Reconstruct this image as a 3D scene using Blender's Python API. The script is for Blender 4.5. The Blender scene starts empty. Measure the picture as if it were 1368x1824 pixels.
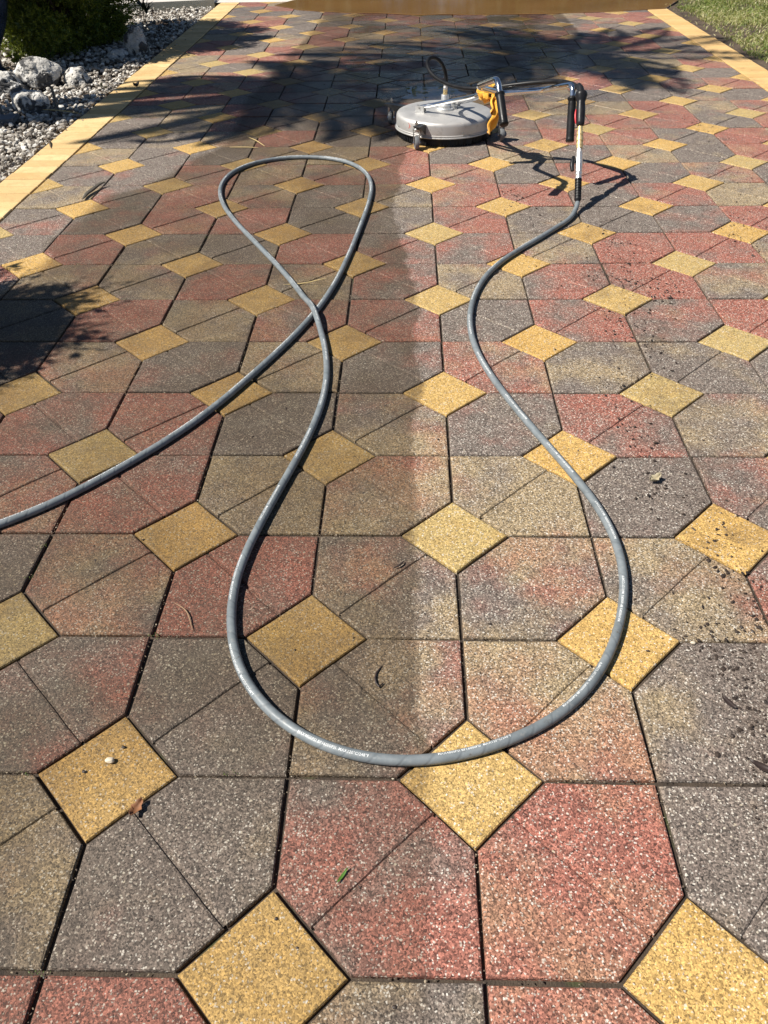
import bpy, bmesh, math, random
from mathutils import Vector, Matrix, noise as mnoise
random.seed(7)
R = math.radians
sc = bpy.context.scene
COL = sc.collection

# ---------------------------------------------------------------- camera
cam_d = bpy.data.cameras.new('camera')
cam = bpy.data.objects.new('camera', cam_d); COL.objects.link(cam)
cam_d.sensor_fit = 'VERTICAL'; cam_d.sensor_height = 36.0
cam_d.lens = 36.0 * 1409.75 / 1824.0
cam_d.clip_start = 0.02; cam_d.clip_end = 400
rx = Vector((0.99963851, 0.02361065, -0.01286006))
dn = Vector((0.00529469, -0.64183622, -0.76682347))
fw = Vector((-0.02635925, 0.76647818, -0.64172922))
m = Matrix((rx, -dn, -fw)).transposed().to_4x4()
m.translation = Vector((-0.1109282, -0.71310163, 1.16482833))
cam.matrix_world = m
sc.camera = cam

# ---------------------------------------------------------------- light
SUN_TO = Vector((-0.80, -0.22, 1.0)).normalized()
world = bpy.data.worlds.new('World'); sc.world = world; world.use_nodes = True
wn = world.node_tree; wn.nodes.clear()
sky = wn.nodes.new('ShaderNodeTexSky'); sky.sky_type = 'NISHITA'; sky.sun_disc = False; sky.air_density = 0.75; sky.dust_density = 0.15; sky.ozone_density = 1.5
sky.sun_elevation = math.asin(SUN_TO.z); sky.sun_rotation = math.atan2(SUN_TO.x, SUN_TO.y)
bg = wn.nodes.new('ShaderNodeBackground'); bg.inputs['Strength'].default_value = 0.05
wo = wn.nodes.new('ShaderNodeOutputWorld')
wn.links.new(sky.outputs[0], bg.inputs[0]); wn.links.new(bg.outputs[0], wo.inputs[0])
sun_d = bpy.data.lights.new('sun', 'SUN'); sun_d.energy = 5.0; sun_d.angle = R(0.53)
sun_d.color = (1.0, 0.95, 0.87)
sun = bpy.data.objects.new('sun', sun_d); COL.objects.link(sun)
sun.rotation_euler = SUN_TO.to_track_quat('Z', 'Y').to_euler()
sun.location = (-6, -2, 9)
sc.view_settings.view_transform = 'Standard'; sc.view_settings.look = 'None'
sc.view_settings.gamma = 1; sc.view_settings.use_curve_mapping = False
sc.view_settings.exposure = 0.60

# ---------------------------------------------------------------- helpers
def tag(o, label=None, cat=None, group=None, kind=None):
    if label: o['label'] = label
    if cat: o['category'] = cat
    if group: o['group'] = group
    if kind: o['kind'] = kind
    return o

def empty(name, loc=(0, 0, 0), **k):
    o = bpy.data.objects.new(name, None); COL.objects.link(o); o.location = loc
    o.empty_display_size = 0.05
    return tag(o, **k)

class MB:
    """collects vertices and faces, links them as one mesh object"""
    def __init__(s): s.v = []; s.f = []; s.mi = []
    def add(s, vs, fs, mi=0):
        b = len(s.v); s.v += [tuple(p) for p in vs]
        s.f += [tuple(i + b for i in f) for f in fs]; s.mi += [mi] * len(fs)
    def tube(s, path, rad, n=12, cap=True, mi=0):
        P = [Vector(p) for p in path]; k = len(P)
        rads = rad if isinstance(rad, (list, tuple)) else [rad] * k
        T = []
        for i in range(k):
            t = P[min(i + 1, k - 1)] - P[max(i - 1, 0)]
            T.append(t.normalized() if t.length > 1e-9 else Vector((0, 0, 1)))
        ref = Vector((0, 0, 1)) if abs(T[0].z) < .9 else Vector((1, 0, 0))
        nr = (ref - T[0] * ref.dot(T[0])).normalized()
        vs = []
        for i in range(k):
            nr = (nr - T[i] * nr.dot(T[i])).normalized(); bi = T[i].cross(nr)
            for j in range(n):
                a = 2 * math.pi * j / n
                vs.append(P[i] + (nr * math.cos(a) + bi * math.sin(a)) * rads[i])
        fs = []
        for i in range(k - 1):
            for j in range(n):
                j2 = (j + 1) % n
                fs.append((i * n + j, i * n + j2, (i + 1) * n + j2, (i + 1) * n + j))
        if cap:
            fs.append(tuple(range(n - 1, -1, -1))); fs.append(tuple((k - 1) * n + j for j in range(n)))
        s.add(vs, fs, mi)
    def lathe(s, prof, n=48, loc=(0, 0, 0), mi=0, M=None):
        vs = []; fs = []
        for (r, z) in prof:
            for j in range(n):
                a = 2 * math.pi * j / n
                p = Vector((r * math.cos(a), r * math.sin(a), z))
                vs.append((M @ p) if M else p + Vector(loc))
        k = len(prof)
        for i in range(k - 1):
            for j in range(n):
                j2 = (j + 1) % n
                fs.append((i * n + j, i * n + j2, (i + 1) * n + j2, (i + 1) * n + j))
        s.add(vs, fs, mi)
    def box(s, c, h, M=None, mi=0, ch=0.0):
        bm = bmesh.new(); bmesh.ops.create_cube(bm, size=1)
        for v in bm.verts: v.co = Vector((v.co.x * 2 * h[0], v.co.y * 2 * h[1], v.co.z * 2 * h[2]))
        if ch: bmesh.ops.bevel(bm, geom=bm.edges[:], offset=ch, segments=2, affect='EDGES')
        M = M or Matrix.Identity(3)
        bm.verts.index_update()
        vs = [M @ v.co + Vector(c) for v in bm.verts]
        fs = [tuple(v.index for v in f.verts) for f in bm.faces]
        bm.free(); s.add(vs, fs, mi)
    def mesh(s, name, mats, smooth=False):
        me = bpy.data.meshes.new(name); me.from_pydata(s.v, [], s.f)
        for mm in (mats if isinstance(mats, (list, tuple)) else [mats]): me.materials.append(mm)
        if any(s.mi): me.polygons.foreach_set('material_index', s.mi)
        if smooth:
            me.polygons.foreach_set('use_smooth', [True] * len(me.polygons))
            try: me.set_sharp_from_angle(angle=R(smooth if smooth is not True else 40))
            except Exception: pass
        me.update(); return me
    def build(s, name, mats, parent=None, smooth=False, **k):
        o = bpy.data.objects.new(name, s.mesh(name, mats, smooth)); COL.objects.link(o)
        if parent: o.parent = parent
        return tag(o, **k)

def spline(pts, step=0.01, closed=False):
    """Catmull-Rom through the points, resampled evenly"""
    P = [Vector(p) for p in pts]; out = []
    P = [P[0] * 2 - P[1]] + P + [P[-1] * 2 - P[-2]]
    for i in range(1, len(P) - 2):
        p0, p1, p2, p3 = P[i - 1:i + 3]
        n = max(2, int((p2 - p1).length / (step * .25)))
        for k in range(n):
            t = k / n
            out.append(0.5 * ((2 * p1) + (p2 - p0) * t + (2 * p0 - 5 * p1 + 4 * p2 - p3) * t * t + (3 * p1 - p0 - 3 * p2 + p3) * t ** 3))
    out.append(P[-2])
    res = [out[0]]; acc = 0
    for a, b in zip(out, out[1:]):
        acc += (b - a).length
        if acc >= step: res.append(b); acc = 0
    if (res[-1] - out[-1]).length > step * .3: res.append(out[-1])
    return res

def smooth_pts(P, n=3):
    P = [Vector(p) for p in P]
    for _ in range(n):
        P = [P[0]] + [(P[i - 1] + P[i] * 2 + P[i + 1]) / 4 for i in range(1, len(P) - 1)] + [P[-1]]
    return P

def fillet(pts, r, n=6):
    """polyline with rounded corners"""
    P = [Vector(p) for p in pts]; out = [P[0]]
    for i in range(1, len(P) - 1):
        a = (P[i - 1] - P[i]); b = (P[i + 1] - P[i])
        d = min(r, a.length * .45, b.length * .45)
        A = P[i] + a.normalized() * d; B = P[i] + b.normalized() * d
        for k in range(n + 1):
            t = k / n; out.append(A * (1 - t) ** 2 + P[i] * 2 * t * (1 - t) + B * t * t)
    out.append(P[-1]); return out

# ---------------------------------------------------------------- materials
class NT:
    def __init__(s, name):
        s.m = bpy.data.materials.new(name); s.m.use_nodes = True
        s.t = s.m.node_tree; s.bsdf = s.t.nodes['Principled BSDF']
        s.geo = None
    def n(s, typ, ins=None, **props):
        nd = s.t.nodes.new(typ)
        for k, v in props.items(): setattr(nd, k, v)
        for k, v in (ins or {}).items(): s.set(nd.inputs[k], v)
        return nd
    def set(s, sock, v):
        if hasattr(v, 'is_output'): s.t.links.new(v, sock)
        else:
            if isinstance(v, (tuple, list)) and len(v) == 3 and sock.type == 'RGBA': v = (*v, 1)
            sock.default_value = v
    def math(s, op, a, b=None, clamp=False):
        nd = s.n('ShaderNodeMath', operation=op, use_clamp=clamp); s.set(nd.inputs[0], a)
        if b is not None: s.set(nd.inputs[1], b)
        return nd.outputs[0]
    def vmath(s, op, a, b):
        nd = s.n('ShaderNodeVectorMath', operation=op); s.set(nd.inputs[0], a); s.set(nd.inputs[1], b); return nd.outputs[0]
    def mix(s, f, a, b, mode='MIX'):
        nd = s.n('ShaderNodeMix', data_type='RGBA', blend_type=mode)
        s.set(nd.inputs[0], f); s.set(nd.inputs[6], a); s.set(nd.inputs[7], b); return nd.outputs[2]
    def map(s, v, a, b, c=0.0, d=1.0, kind='LINEAR'):
        nd = s.n('ShaderNodeMapRange', interpolation_type=kind, clamp=True)
        for i, x in enumerate((v, a, b, c, d)): s.set(nd.inputs[i], x)
        return nd.outputs[0]
    def noise(s, vec, scale, detail=3, rough=.55, dist=0.0):
        nd = s.n('ShaderNodeTexNoise', {'Scale': scale, 'Detail': detail, 'Roughness': rough, 'Distortion': dist})
        if vec is not None: s.set(nd.inputs['Vector'], vec)
        return nd.outputs[0]
    def vor(s, vec, scale, feature='F1'):
        nd = s.n('ShaderNodeTexVoronoi', {'Scale': scale}, feature=feature)
        if vec is not None: s.set(nd.inputs['Vector'], vec)
        return nd
    def pos(s):
        if not s.geo: s.geo = s.n('ShaderNodeNewGeometry')
        return s.geo.outputs['Position']
    def obj(s): return s.n('ShaderNodeTexCoord').outputs['Object']
    def sep(s, v):
        nd = s.n('ShaderNodeSeparateXYZ'); s.set(nd.inputs[0], v); return nd.outputs
    def comb(s, x, y, z):
        nd = s.n('ShaderNodeCombineXYZ')
        for i, q in enumerate((x, y, z)): s.set(nd.inputs[i], q)
        return nd.outputs[0]
    def ramp(s, f, stops):
        nd = s.n('ShaderNodeValToRGB'); el = nd.color_ramp.elements
        while len(el) < len(stops): el.new(0.5)
        for e, (p, c) in zip(el, stops):
            e.position = p; e.color = (*c, 1) if len(c) == 3 else c
        s.set(nd.inputs[0], f); return nd.outputs[0]
    def bump(s, h, strength=.3, dist=.002, normal=None):
        nd = s.n('ShaderNodeBump', {'Strength': strength, 'Distance': dist, 'Height': h})
        if normal is not None: s.set(nd.inputs['Normal'], normal)
        return nd.outputs[0]
    def out(s, **k):
        for a, b in k.items(): s.set(s.bsdf.inputs[a.replace('_', ' ')], b)
        return s.m

def simple(name, col, rough=.5, metal=0.0, var=.12, scale=30, bump=.0, bscale=200, spec=.5):
    t = NT(name); p = t.obj()
    n = t.noise(p, scale, 4)
    c = t.mix(t.map(n, .3, .7), [x * (1 - var) for x in col], [min(1, x * (1 + var)) for x in col])
    kw = dict(Base_Color=c, Roughness=t.map(n, .3, .7, max(0.02, rough - .08), rough + .08), Metallic=metal)
    if bump: kw['Normal'] = t.bump(t.noise(p, bscale, 3), bump, .002)
    t.bsdf.inputs['Specular IOR Level'].default_value = spec
    return t.out(**kw)

def curve_node(t, val, pts, lo, hi, a, b):
    """float curve: maps world value lo..hi to a..b through the points"""
    fc = t.n('ShaderNodeFloatCurve'); c = fc.mapping.curves[0]
    P = sorted(((y - lo) / (hi - lo), (x - a) / (b - a)) for y, x in pts)
    while len(c.points) < len(P): c.points.new(0.5, 0.5)
    for q, (u, v) in zip(c.points, P): q.location = (u, v); q.handle_type = 'VECTOR'
    fc.mapping.update()
    t.set(fc.inputs['Value'], t.map(val, lo, hi)); return t.map(fc.outputs[0], 0, 1, a, b)

RB = [(-1, -.06), (.07, -.065), (.15, -.085), (.28, -.08), (.51, -.08), (.93, -.088), (1.2, -.07), (1.53, -.07), (1.89, -.07), (1.98, -.09), (2.26, -.11),
      (2.42, -.15), (2.67, -.16), (2.77, -.16), (3.04, -.13), (3.36, -.13), (3.5, -.10), (4.2, .3), (5.0, .9), (6.6, 1.3), (9, 1.3)]
LB = [(-1, -2.0), (1.2, -2.0), (1.7, -1.62), (1.94, -1.48), (2.09, -1.46), (2.2, -1.47), (2.34, -1.53), (2.44, -1.49), (2.64, -1.47), (2.84, -1.46), (3.0, -1.30), (3.25, -1.22),
      (3.7, -1.05), (4.5, -1.1), (6, -1.0), (7.2, -.9), (9, -.9)]

def paver_mat(name, kind, attr=False):
    t = NT(name); P = t.pos(); x, y, z = t.sep(P)
    if attr: c = t.n('ShaderNodeAttribute', attribute_name='tone').outputs['Color']
    else: c = t.n('ShaderNodeObjectInfo').outputs['Color']
    r, tn, seed = t.sep(c)
    off = t.vmath('MULTIPLY', t.comb(seed, seed, seed), (37., 91., 53.))
    Q = t.vmath('ADD', P, off)
    n1 = t.noise(Q, 4.6, 3, .6); n2 = t.noise(t.vmath('ADD', Q, (5, 9, 2)), 5.5, 3, .6)
    n3 = t.noise(Q, 22, 3)
    if kind == 'hex':
        redf = t.map(t.math('ADD', n1, t.math('MULTIPLY', t.math('SUBTRACT', r, .5), .55)), .36, .68, kind='SMOOTHSTEP')
        tanf = t.map(t.math('ADD', n2, t.math('MULTIPLY', t.math('SUBTRACT', tn, .5), .60)), .38, .70, kind='SMOOTHSTEP')
        base = t.mix(tanf, (.172, .139, .115), (.305, .232, .138))
        base = t.mix(redf, base, t.mix(tanf, (.305, .120, .086), (.335, .182, .110)))
        base = t.mix(t.map(n3, .35, .7, 0, .35), base, t.mix(1, base, (.62, .6, .62), 'MULTIPLY'))
    elif kind == 'yellow':
        base = t.mix(t.map(n1, .3, .7), (.49, .295, .085), (.55, .355, .125))
        base = t.mix(tn, base, (.43, .315, .13))
        base = t.mix(t.map(n3, .45, .75, 0, .4), base, (.40, .24, .07))
    else:
        base = t.mix(t.map(n1, .3, .7), (.64, .44, .20), (.74, .55, .28))
        base = t.mix(1, base, t.mix(seed, (.80, .77, .72), (1.06, 1.08, 1.12)), 'MULTIPLY')
        base = t.mix(t.math('MULTIPLY', tn, .7), base, (.60, .36, .13))
        base = t.mix(t.map(n3, .48, .72, 0, .55), base, (.46, .31, .14))
    # exposed aggregate: a colour per chip, a few pale and a few black ones
    warp = t.vmath('ADD', P, t.vmath('MULTIPLY', t.comb(t.noise(P, 260, 3, .7), t.noise(P, 277, 3, .7), 0.0), (.007, .007, 0)))
    v1 = t.vor(warp, 430); v2 = t.vor(warp, 150); v3 = t.vor(warp, 290)
    k1 = t.sep(v1.outputs['Color']); k2 = t.sep(v2.outputs['Color']); k3 = t.sep(v3.outputs['Color'])
    soft = {'hex': (.22, .58, .95, 1.38, 2.0), 'yellow': (.36, .74, 1.0, 1.2, 1.6), 'brick': (.85, .95, 1.0, 1.05, 1.12)}[kind]
    g = t.ramp(k1[0], [(0, (soft[0] / 2,) * 3), (.25, (soft[1] / 2,) * 3), (.55, (soft[2] / 2,) * 3), (.8, (soft[3] / 2,) * 3), (1, (soft[4] / 2,) * 3)])
    col = t.mix(1, base, t.mix(1, g, (2, 2, 2), 'MULTIPLY'), 'MULTIPLY')
    pale = {'hex': .77, 'yellow': .86, 'brick': .985}[kind]
    wf = t.math('MULTIPLY', t.map(k3[1], pale, pale + .02), t.map(v3.outputs['Distance'], .32, .50, 1, 0))
    col = t.mix(t.math('MULTIPLY', wf, .8), col, t.mix(k3[0], (.52, .46, .37), (.82, .77, .68)))
    wf2 = t.math('MULTIPLY', t.map(k2[1], .93, .94), t.map(v2.outputs['Distance'], .24, .34, 1, 0))
    if kind != 'brick': col = t.mix(t.math('MULTIPLY', wf2, .85), col, t.mix(k2[0], (.55, .47, .34), (.72, .69, .62)))
    bf = t.math('MULTIPLY', t.map(k3[2], .93, .95), t.map(v3.outputs['Distance'], .22, .36, 1, 0))
    col = t.mix(t.math('MULTIPLY', bf, .75 if kind != 'brick' else .35), col, (.03, .025, .022))
    # film of old dirt between the two lines the cleaner has not crossed yet
    wob = t.math('MULTIPLY', t.math('SUBTRACT', t.noise(P, 5.5, 5, .6), .5), .10)
    xr = curve_node(t, y, RB, -1, 9, -2, 2); xl = curve_node(t, y, LB, -1, 9, -2.2, 2)
    wid = t.map(y, 1.0, 0.0, .012, .028)
    dr = t.math('SUBTRACT', t.math('ADD', xr, wob), x); dl = t.math('SUBTRACT', x, t.math('ADD', xl, wob))
    dr = t.math('ADD', dr, t.math('MULTIPLY', t.math('SUBTRACT', t.noise(P, 60, 3), .5), .014))
    dirt = t.math('MULTIPLY', t.map(dr, -.008, .012), t.map(dl, -.02, .03))
    dirt = t.math('MULTIPLY', dirt, t.math('MAXIMUM', t.map(y, -.12, .16, .55, 1.0), t.map(x, -.22, -.75)))
    dirt = t.math('MULTIPLY', dirt, t.map(t.noise(P, 3.2, 4, .6), .25, .6, .62, 1.0))
    if kind == 'brick': dirt = 0.0
    film = t.mix(t.map(t.noise(P, 6, 3), .35, .65), (.43, .38, .31) if kind == 'yellow' else (.45, .385, .315), (.49, .46, .37))
    if kind != 'brick': col = t.mix(dirt, col, t.mix(t.map(t.noise(P, 17, 4, .65), .35, .7, .12, .5), t.mix(1, col, film, 'MULTIPLY'), (.082, .064, .046)))
    # brown mud dragged over the right side, and wet ground round the cleaner
    mud = t.math('MULTIPLY', t.map(t.noise(P, 5.5, 5, .62, .6), .60, .72), t.map(x, .3, .7))
    mud = t.math('MULTIPLY', mud, t.map(y, -.2, .2, .7, 1))
    trail = t.math('ABSOLUTE', t.math('SUBTRACT', x, t.math('ADD', .40, t.math('MULTIPLY', t.noise(t.comb(0.0, y, 0.0), 1.1, 2), .42))))
    trail = t.math('MULTIPLY', t.map(trail, .02, .15, 1, 0), t.map(t.noise(P, 11, 5, .65, .8), .44, .62))
    mud = t.math('MAXIMUM', mud, t.math('MULTIPLY', trail, .9))
    fine = t.map(t.noise(P, 70, 4, .7), .52, .68)
    col = t.mix(t.math('MULTIPLY', mud, t.math('ADD', t.math('MULTIPLY', fine, .45), .36)), col, (.085, .055, .038))
    specks = t.math('MULTIPLY', t.map(t.noise(P, 130, 3, .6), .69, .74), t.map(t.noise(P, 2.2, 3), .42, .6))
    col = t.mix(t.math('MULTIPLY', specks, .75), col, (.035, .027, .022))
    wx = t.map(t.math('ABSOLUTE', t.math('SUBTRACT', x, .25)), .7, 1.35, 1, 0)
    wet = t.math('MULTIPLY', t.math('MULTIPLY', t.map(y, 3.7, 4.4), wx), t.map(t.noise(P, 2.6, 4), .36, .55))
    wet2 = t.math('MULTIPLY', t.map(y, 6.9, 7.7), t.map(t.noise(P, 3, 3), .35, .55))
    wet = t.math('MAXIMUM', wet, t.math('MULTIPLY', wet2, .5))
    if kind != 'brick': col = t.mix(t.math('MULTIPLY', wet, .6), col, t.mix(1, col, (.5, .48, .45), 'MULTIPLY'))
    rough = t.map(wet, 0, 1, .70, .14)
    if kind == 'brick': rough = .8
    h = t.math('ADD', t.math('MULTIPLY', v1.outputs['Distance'], -.22), t.math('MULTIPLY', t.noise(P, 330, 3, .7), 1.0))
    h = t.math('ADD', h, t.math('MULTIPLY', t.noise(P, 60, 3), .8))
    nb = t.bump(h, t.map(wet, 0, 1, .70 if kind != 'brick' else .3, .10), .0024)
    t.bsdf.inputs['Specular IOR Level'].default_value = .35
    return t.out(Base_Color=col, Roughness=rough, Normal=nb)

M_HEX = paver_mat('exposed_aggregate_paver', 'hex'); M_HEXA = paver_mat('exposed_aggregate_paver_far', 'hex', True)
M_YEL = paver_mat('yellow_paver', 'yellow'); M_YELA = paver_mat('yellow_paver_far', 'yellow', True)
M_BRK = paver_mat('buff_border_brick', 'brick')

def m_joint():
    t = NT('joint_sand'); P = t.pos()
    c = t.mix(t.map(t.noise(P, 14, 4), .35, .65), (.026, .019, .014), (.075, .054, .037))
    c = t.mix(t.map(t.noise(P, 9, 3), .60, .72), c, (.05, .06, .018))
    return t.out(Base_Color=c, Roughness=.95, Normal=t.bump(t.noise(P, 300, 3), .8, .004))
M_JOINT = m_joint()

# ---------------------------------------------------------------- ground, road, gravel bed
A = 0.30                                   # lattice pitch of the paving
LX, RX = -1.806, 2.106                     # inner edges of the two brick borders
BW = 0.197
def sheet(name, pts, z, mat, kind='structure', **k):
    b = MB(); n = len(pts); b.add([(x, y, z) for x, y in pts], [tuple(range(n))]); return b.build(name, mat, kind=kind, **k)

t = NT('soil'); P = t.pos()
M_SOIL = t.out(Base_Color=t.mix(t.map(t.noise(P, 12, 5), .35, .65), (.045, .03, .02), (.12, .085, .055)), Roughness=.95,
               Normal=t.bump(t.noise(P, 60, 5), .8, .02))
t = NT('far_ground'); P = t.pos()
M_GROUND = t.out(Base_Color=t.mix(t.map(t.noise(P, 1.3, 5), .35, .65), (.06, .075, .025), (.13, .12, .06)), Roughness=.95)
sheet('ground', [(-70, -60), (70, -60), (70, 90), (-70, 90)], -.075, M_GROUND)

def hm(x, y, s, a): return a * mnoise.noise(Vector((x * s, y * s, 3.1)))
def relief(name, x0, x1, y0, y1, st, z, amp, scale, mat):
    nx = int((x1 - x0) / st) + 1; ny = int((y1 - y0) / st) + 1
    b = MB(); vs = []; fs = []
    for j in range(ny):
        for i in range(nx):
            x = x0 + (x1 - x0) * i / (nx - 1); y = y0 + (y1 - y0) * j / (ny - 1)
            vs.append((x, y, z + hm(x, y, scale, amp)))
    for j in range(ny - 1):
        for i in range(nx - 1): fs.append((j * nx + i, j * nx + i + 1, (j + 1) * nx + i + 1, (j + 1) * nx + i))
    b.add(vs, fs); return b.build(name, mat, kind='structure', smooth=True)
relief('gravel_bed', -7.5, LX - BW - .004, -1.5, 8.42, .12, -.03, .012, 1.7, M_SOIL)
relief('lawn_soil', RX + BW + .004, 8.0, -1.5, 9.6, .12, -.012, .012, 1.9, M_SOIL)

t = NT('road_concrete'); P = t.pos()
c = t.mix(t.map(t.noise(P, 2.2, 5), .35, .65), (.52, .48, .43), (.64, .60, .54))
c = t.mix(t.map(t.noise(P, 90, 4), .5, .75, 0, .5), c, (.25, .22, .19))
M_CONC = t.out(Base_Color=c, Roughness=.85, Normal=t.bump(t.noise(P, 150, 4), .35, .003))
sheet('road', [(-30, 8.50), (-2.012, 8.742), (-1.5, 8.742), (2.32, 8.742), (2.33, 9.7), (30, 9.7), (30, 24), (-30, 24)], -.006, M_CONC)
# low concrete edge of the gravel bed along the road
b = MB()
for i in range(6):
    x0 = -7.5 + i * .905; x1 = x0 + .899
    y0 = 8.74 + (x0 + 2.06) * .242 ; y1 = 8.74 + (x1 + 2.06) * .242
    b.add([(x0, y0, -.07), (x1, y1, -.07), (x1, y1 + .16, -.07), (x0, y0 + .16, -.07),
           (x0, y0, .022), (x1, y1, .022), (x1, y1 + .16, .022), (x0, y0 + .16, .022)],
          [(0, 1, 5, 4), (1, 2, 6, 5), (2, 3, 7, 6), (3, 0, 4, 7), (4, 5, 6, 7)])
b.build('kerb', M_CONC, kind='structure')

# ---------------------------------------------------------------- the paved driveway
Y0, Y1 = -2, 29
drive = MB()
drive.add([(LX - BW, -1.2, -.0082), (RX + BW, -1.2, -.0082), (RX + BW, 8.74, -.0082), (LX - BW, 8.74, -.0082)], [(0, 1, 2, 3)])
driveway = drive.build('driveway', M_JOINT, kind='structure')

GAP = .0030; CH = .0042; DR = .0036
def inset(poly, d):
    n = len(poly); out = []
    for i in range(n):
        p0, p1, p2 = poly[i - 1], poly[i], poly[(i + 1) % n]
        e1 = (p1 - p0).normalized(); e2 = (p2 - p1).normalized()
        n1 = Vector((-e1.y, e1.x)); n2 = Vector((-e2.y, e2.x))
        k = 1 + n1.dot(n2)
        out.append(p1 + (n1 + n2) * (d / max(k, .3)))
    return out
def slab(polys, b, jit=0.0, grooves=True, off=(0, 0), zo=0.0, attr=None, val=None, worn=False):
    """polys: CCW outlines that share the same body; each gets its own bevelled top"""
    for poly in polys:
        rr = random.Random(int(poly[0].x * 9999) + len(poly))
        if worn:
            out = []
            for i in range(len(poly)):
                p, q = poly[i], poly[(i + 1) % len(poly)]; k = max(1, int((q - p).length / .045))
                nn = Vector((-(q - p).y, (q - p).x)).normalized()
                for w in range(k): out.append(p.lerp(q, w / k) + (nn * rr.uniform(0, .0011) if w else nn * 0))
            poly = out
        n = len(poly)
        top = inset(poly, CH * 1.1)
        top = [p + Vector((rr.uniform(-jit, jit), rr.uniform(-jit, jit))) for p in top]
        mid = inset(poly, CH * .35)
        vs = [(p.x + off[0], p.y + off[1], -.045 + zo) for p in poly] + [(p.x + off[0], p.y + off[1], -DR + zo) for p in poly] + \
             [(p.x + off[0], p.y + off[1], -DR * .28 + zo) for p in mid] + [(p.x + off[0], p.y + off[1], zo) for p in top]
        fs = []
        for q in range(3):
            for i in range(n):
                i2 = (i + 1) % n
                fs.append((q * n + i, q * n + i2, (q + 1) * n + i2, (q + 1) * n + i))
        fs.append(tuple(range(3 * n, 4 * n)))
        b.add(vs, fs)
        if attr is not None: attr += [val] * len(fs)
D = .398 * A
def hex_polys(flip):
    """one elongated paver: a square with two opposite corners cut and a false joint between the cuts, centred on 0"""
    h = A / 2; g = GAP
    L = h - g; c = D - g * .8
    # corners cut at (-,-) and (+,+)
    P = [Vector((-L + c, -L)), Vector((L, -L)), Vector((L, L - c)), Vector((L - c, L)), Vector((-L, L)), Vector((-L, -L + c))]
    m0 = (P[5] + P[0]) / 2; m1 = (P[2] + P[3]) / 2
    dv = (m1 - m0).normalized(); nv = Vector((-dv.y, dv.x)) * .0027
    lo = [m0 - nv, P[0], P[1], P[2], m1 - nv]; hi = [m1 + nv, P[3], P[4], P[5], m0 + nv]
    polys = [lo, hi]
    if flip:
        polys = [[Vector((-p.x, p.y)) for p in reversed(q)] for q in polys]
    return polys
def hex_mesh(flip, k, mat):
    b = MB(); slab(hex_polys(flip), b, jit=.0012 + .0003 * k, worn=True)
    # floor of the false joint
    s = -1 if flip else 1; h = A / 2 - D / 2 - .004
    w = .006
    b.add([(s * (-h - w * .7), -h + w * .7, -.0042), (s * (-h + w * .7), -h - w * .7, -.0042), (s * (h + w * .7), h - w * .7, -.0042), (s * (h - w * .7), h + w * .7, -.0042)],
          [(0, 1, 2, 3)] if not flip else [(3, 2, 1, 0)])
    return b.mesh('paver', mat)
def dia_polys():
    d = D - GAP * 1.25
    return [[Vector((-d, 0)), Vector((0, -d)), Vector((d, 0)), Vector((0, d))]]
HEXM = {(f, k): hex_mesh(f, k, M_HEX) for f in (0, 1) for k in (0, 1, 2)}
def dmesh(k):
    b = MB(); random.seed(k); slab(dia_polys(), b, jit=.0012, worn=True); return b.mesh('square_paver', M_YEL)
DIAM = [dmesh(k) for k in range(3)]
random.seed(11)
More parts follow.
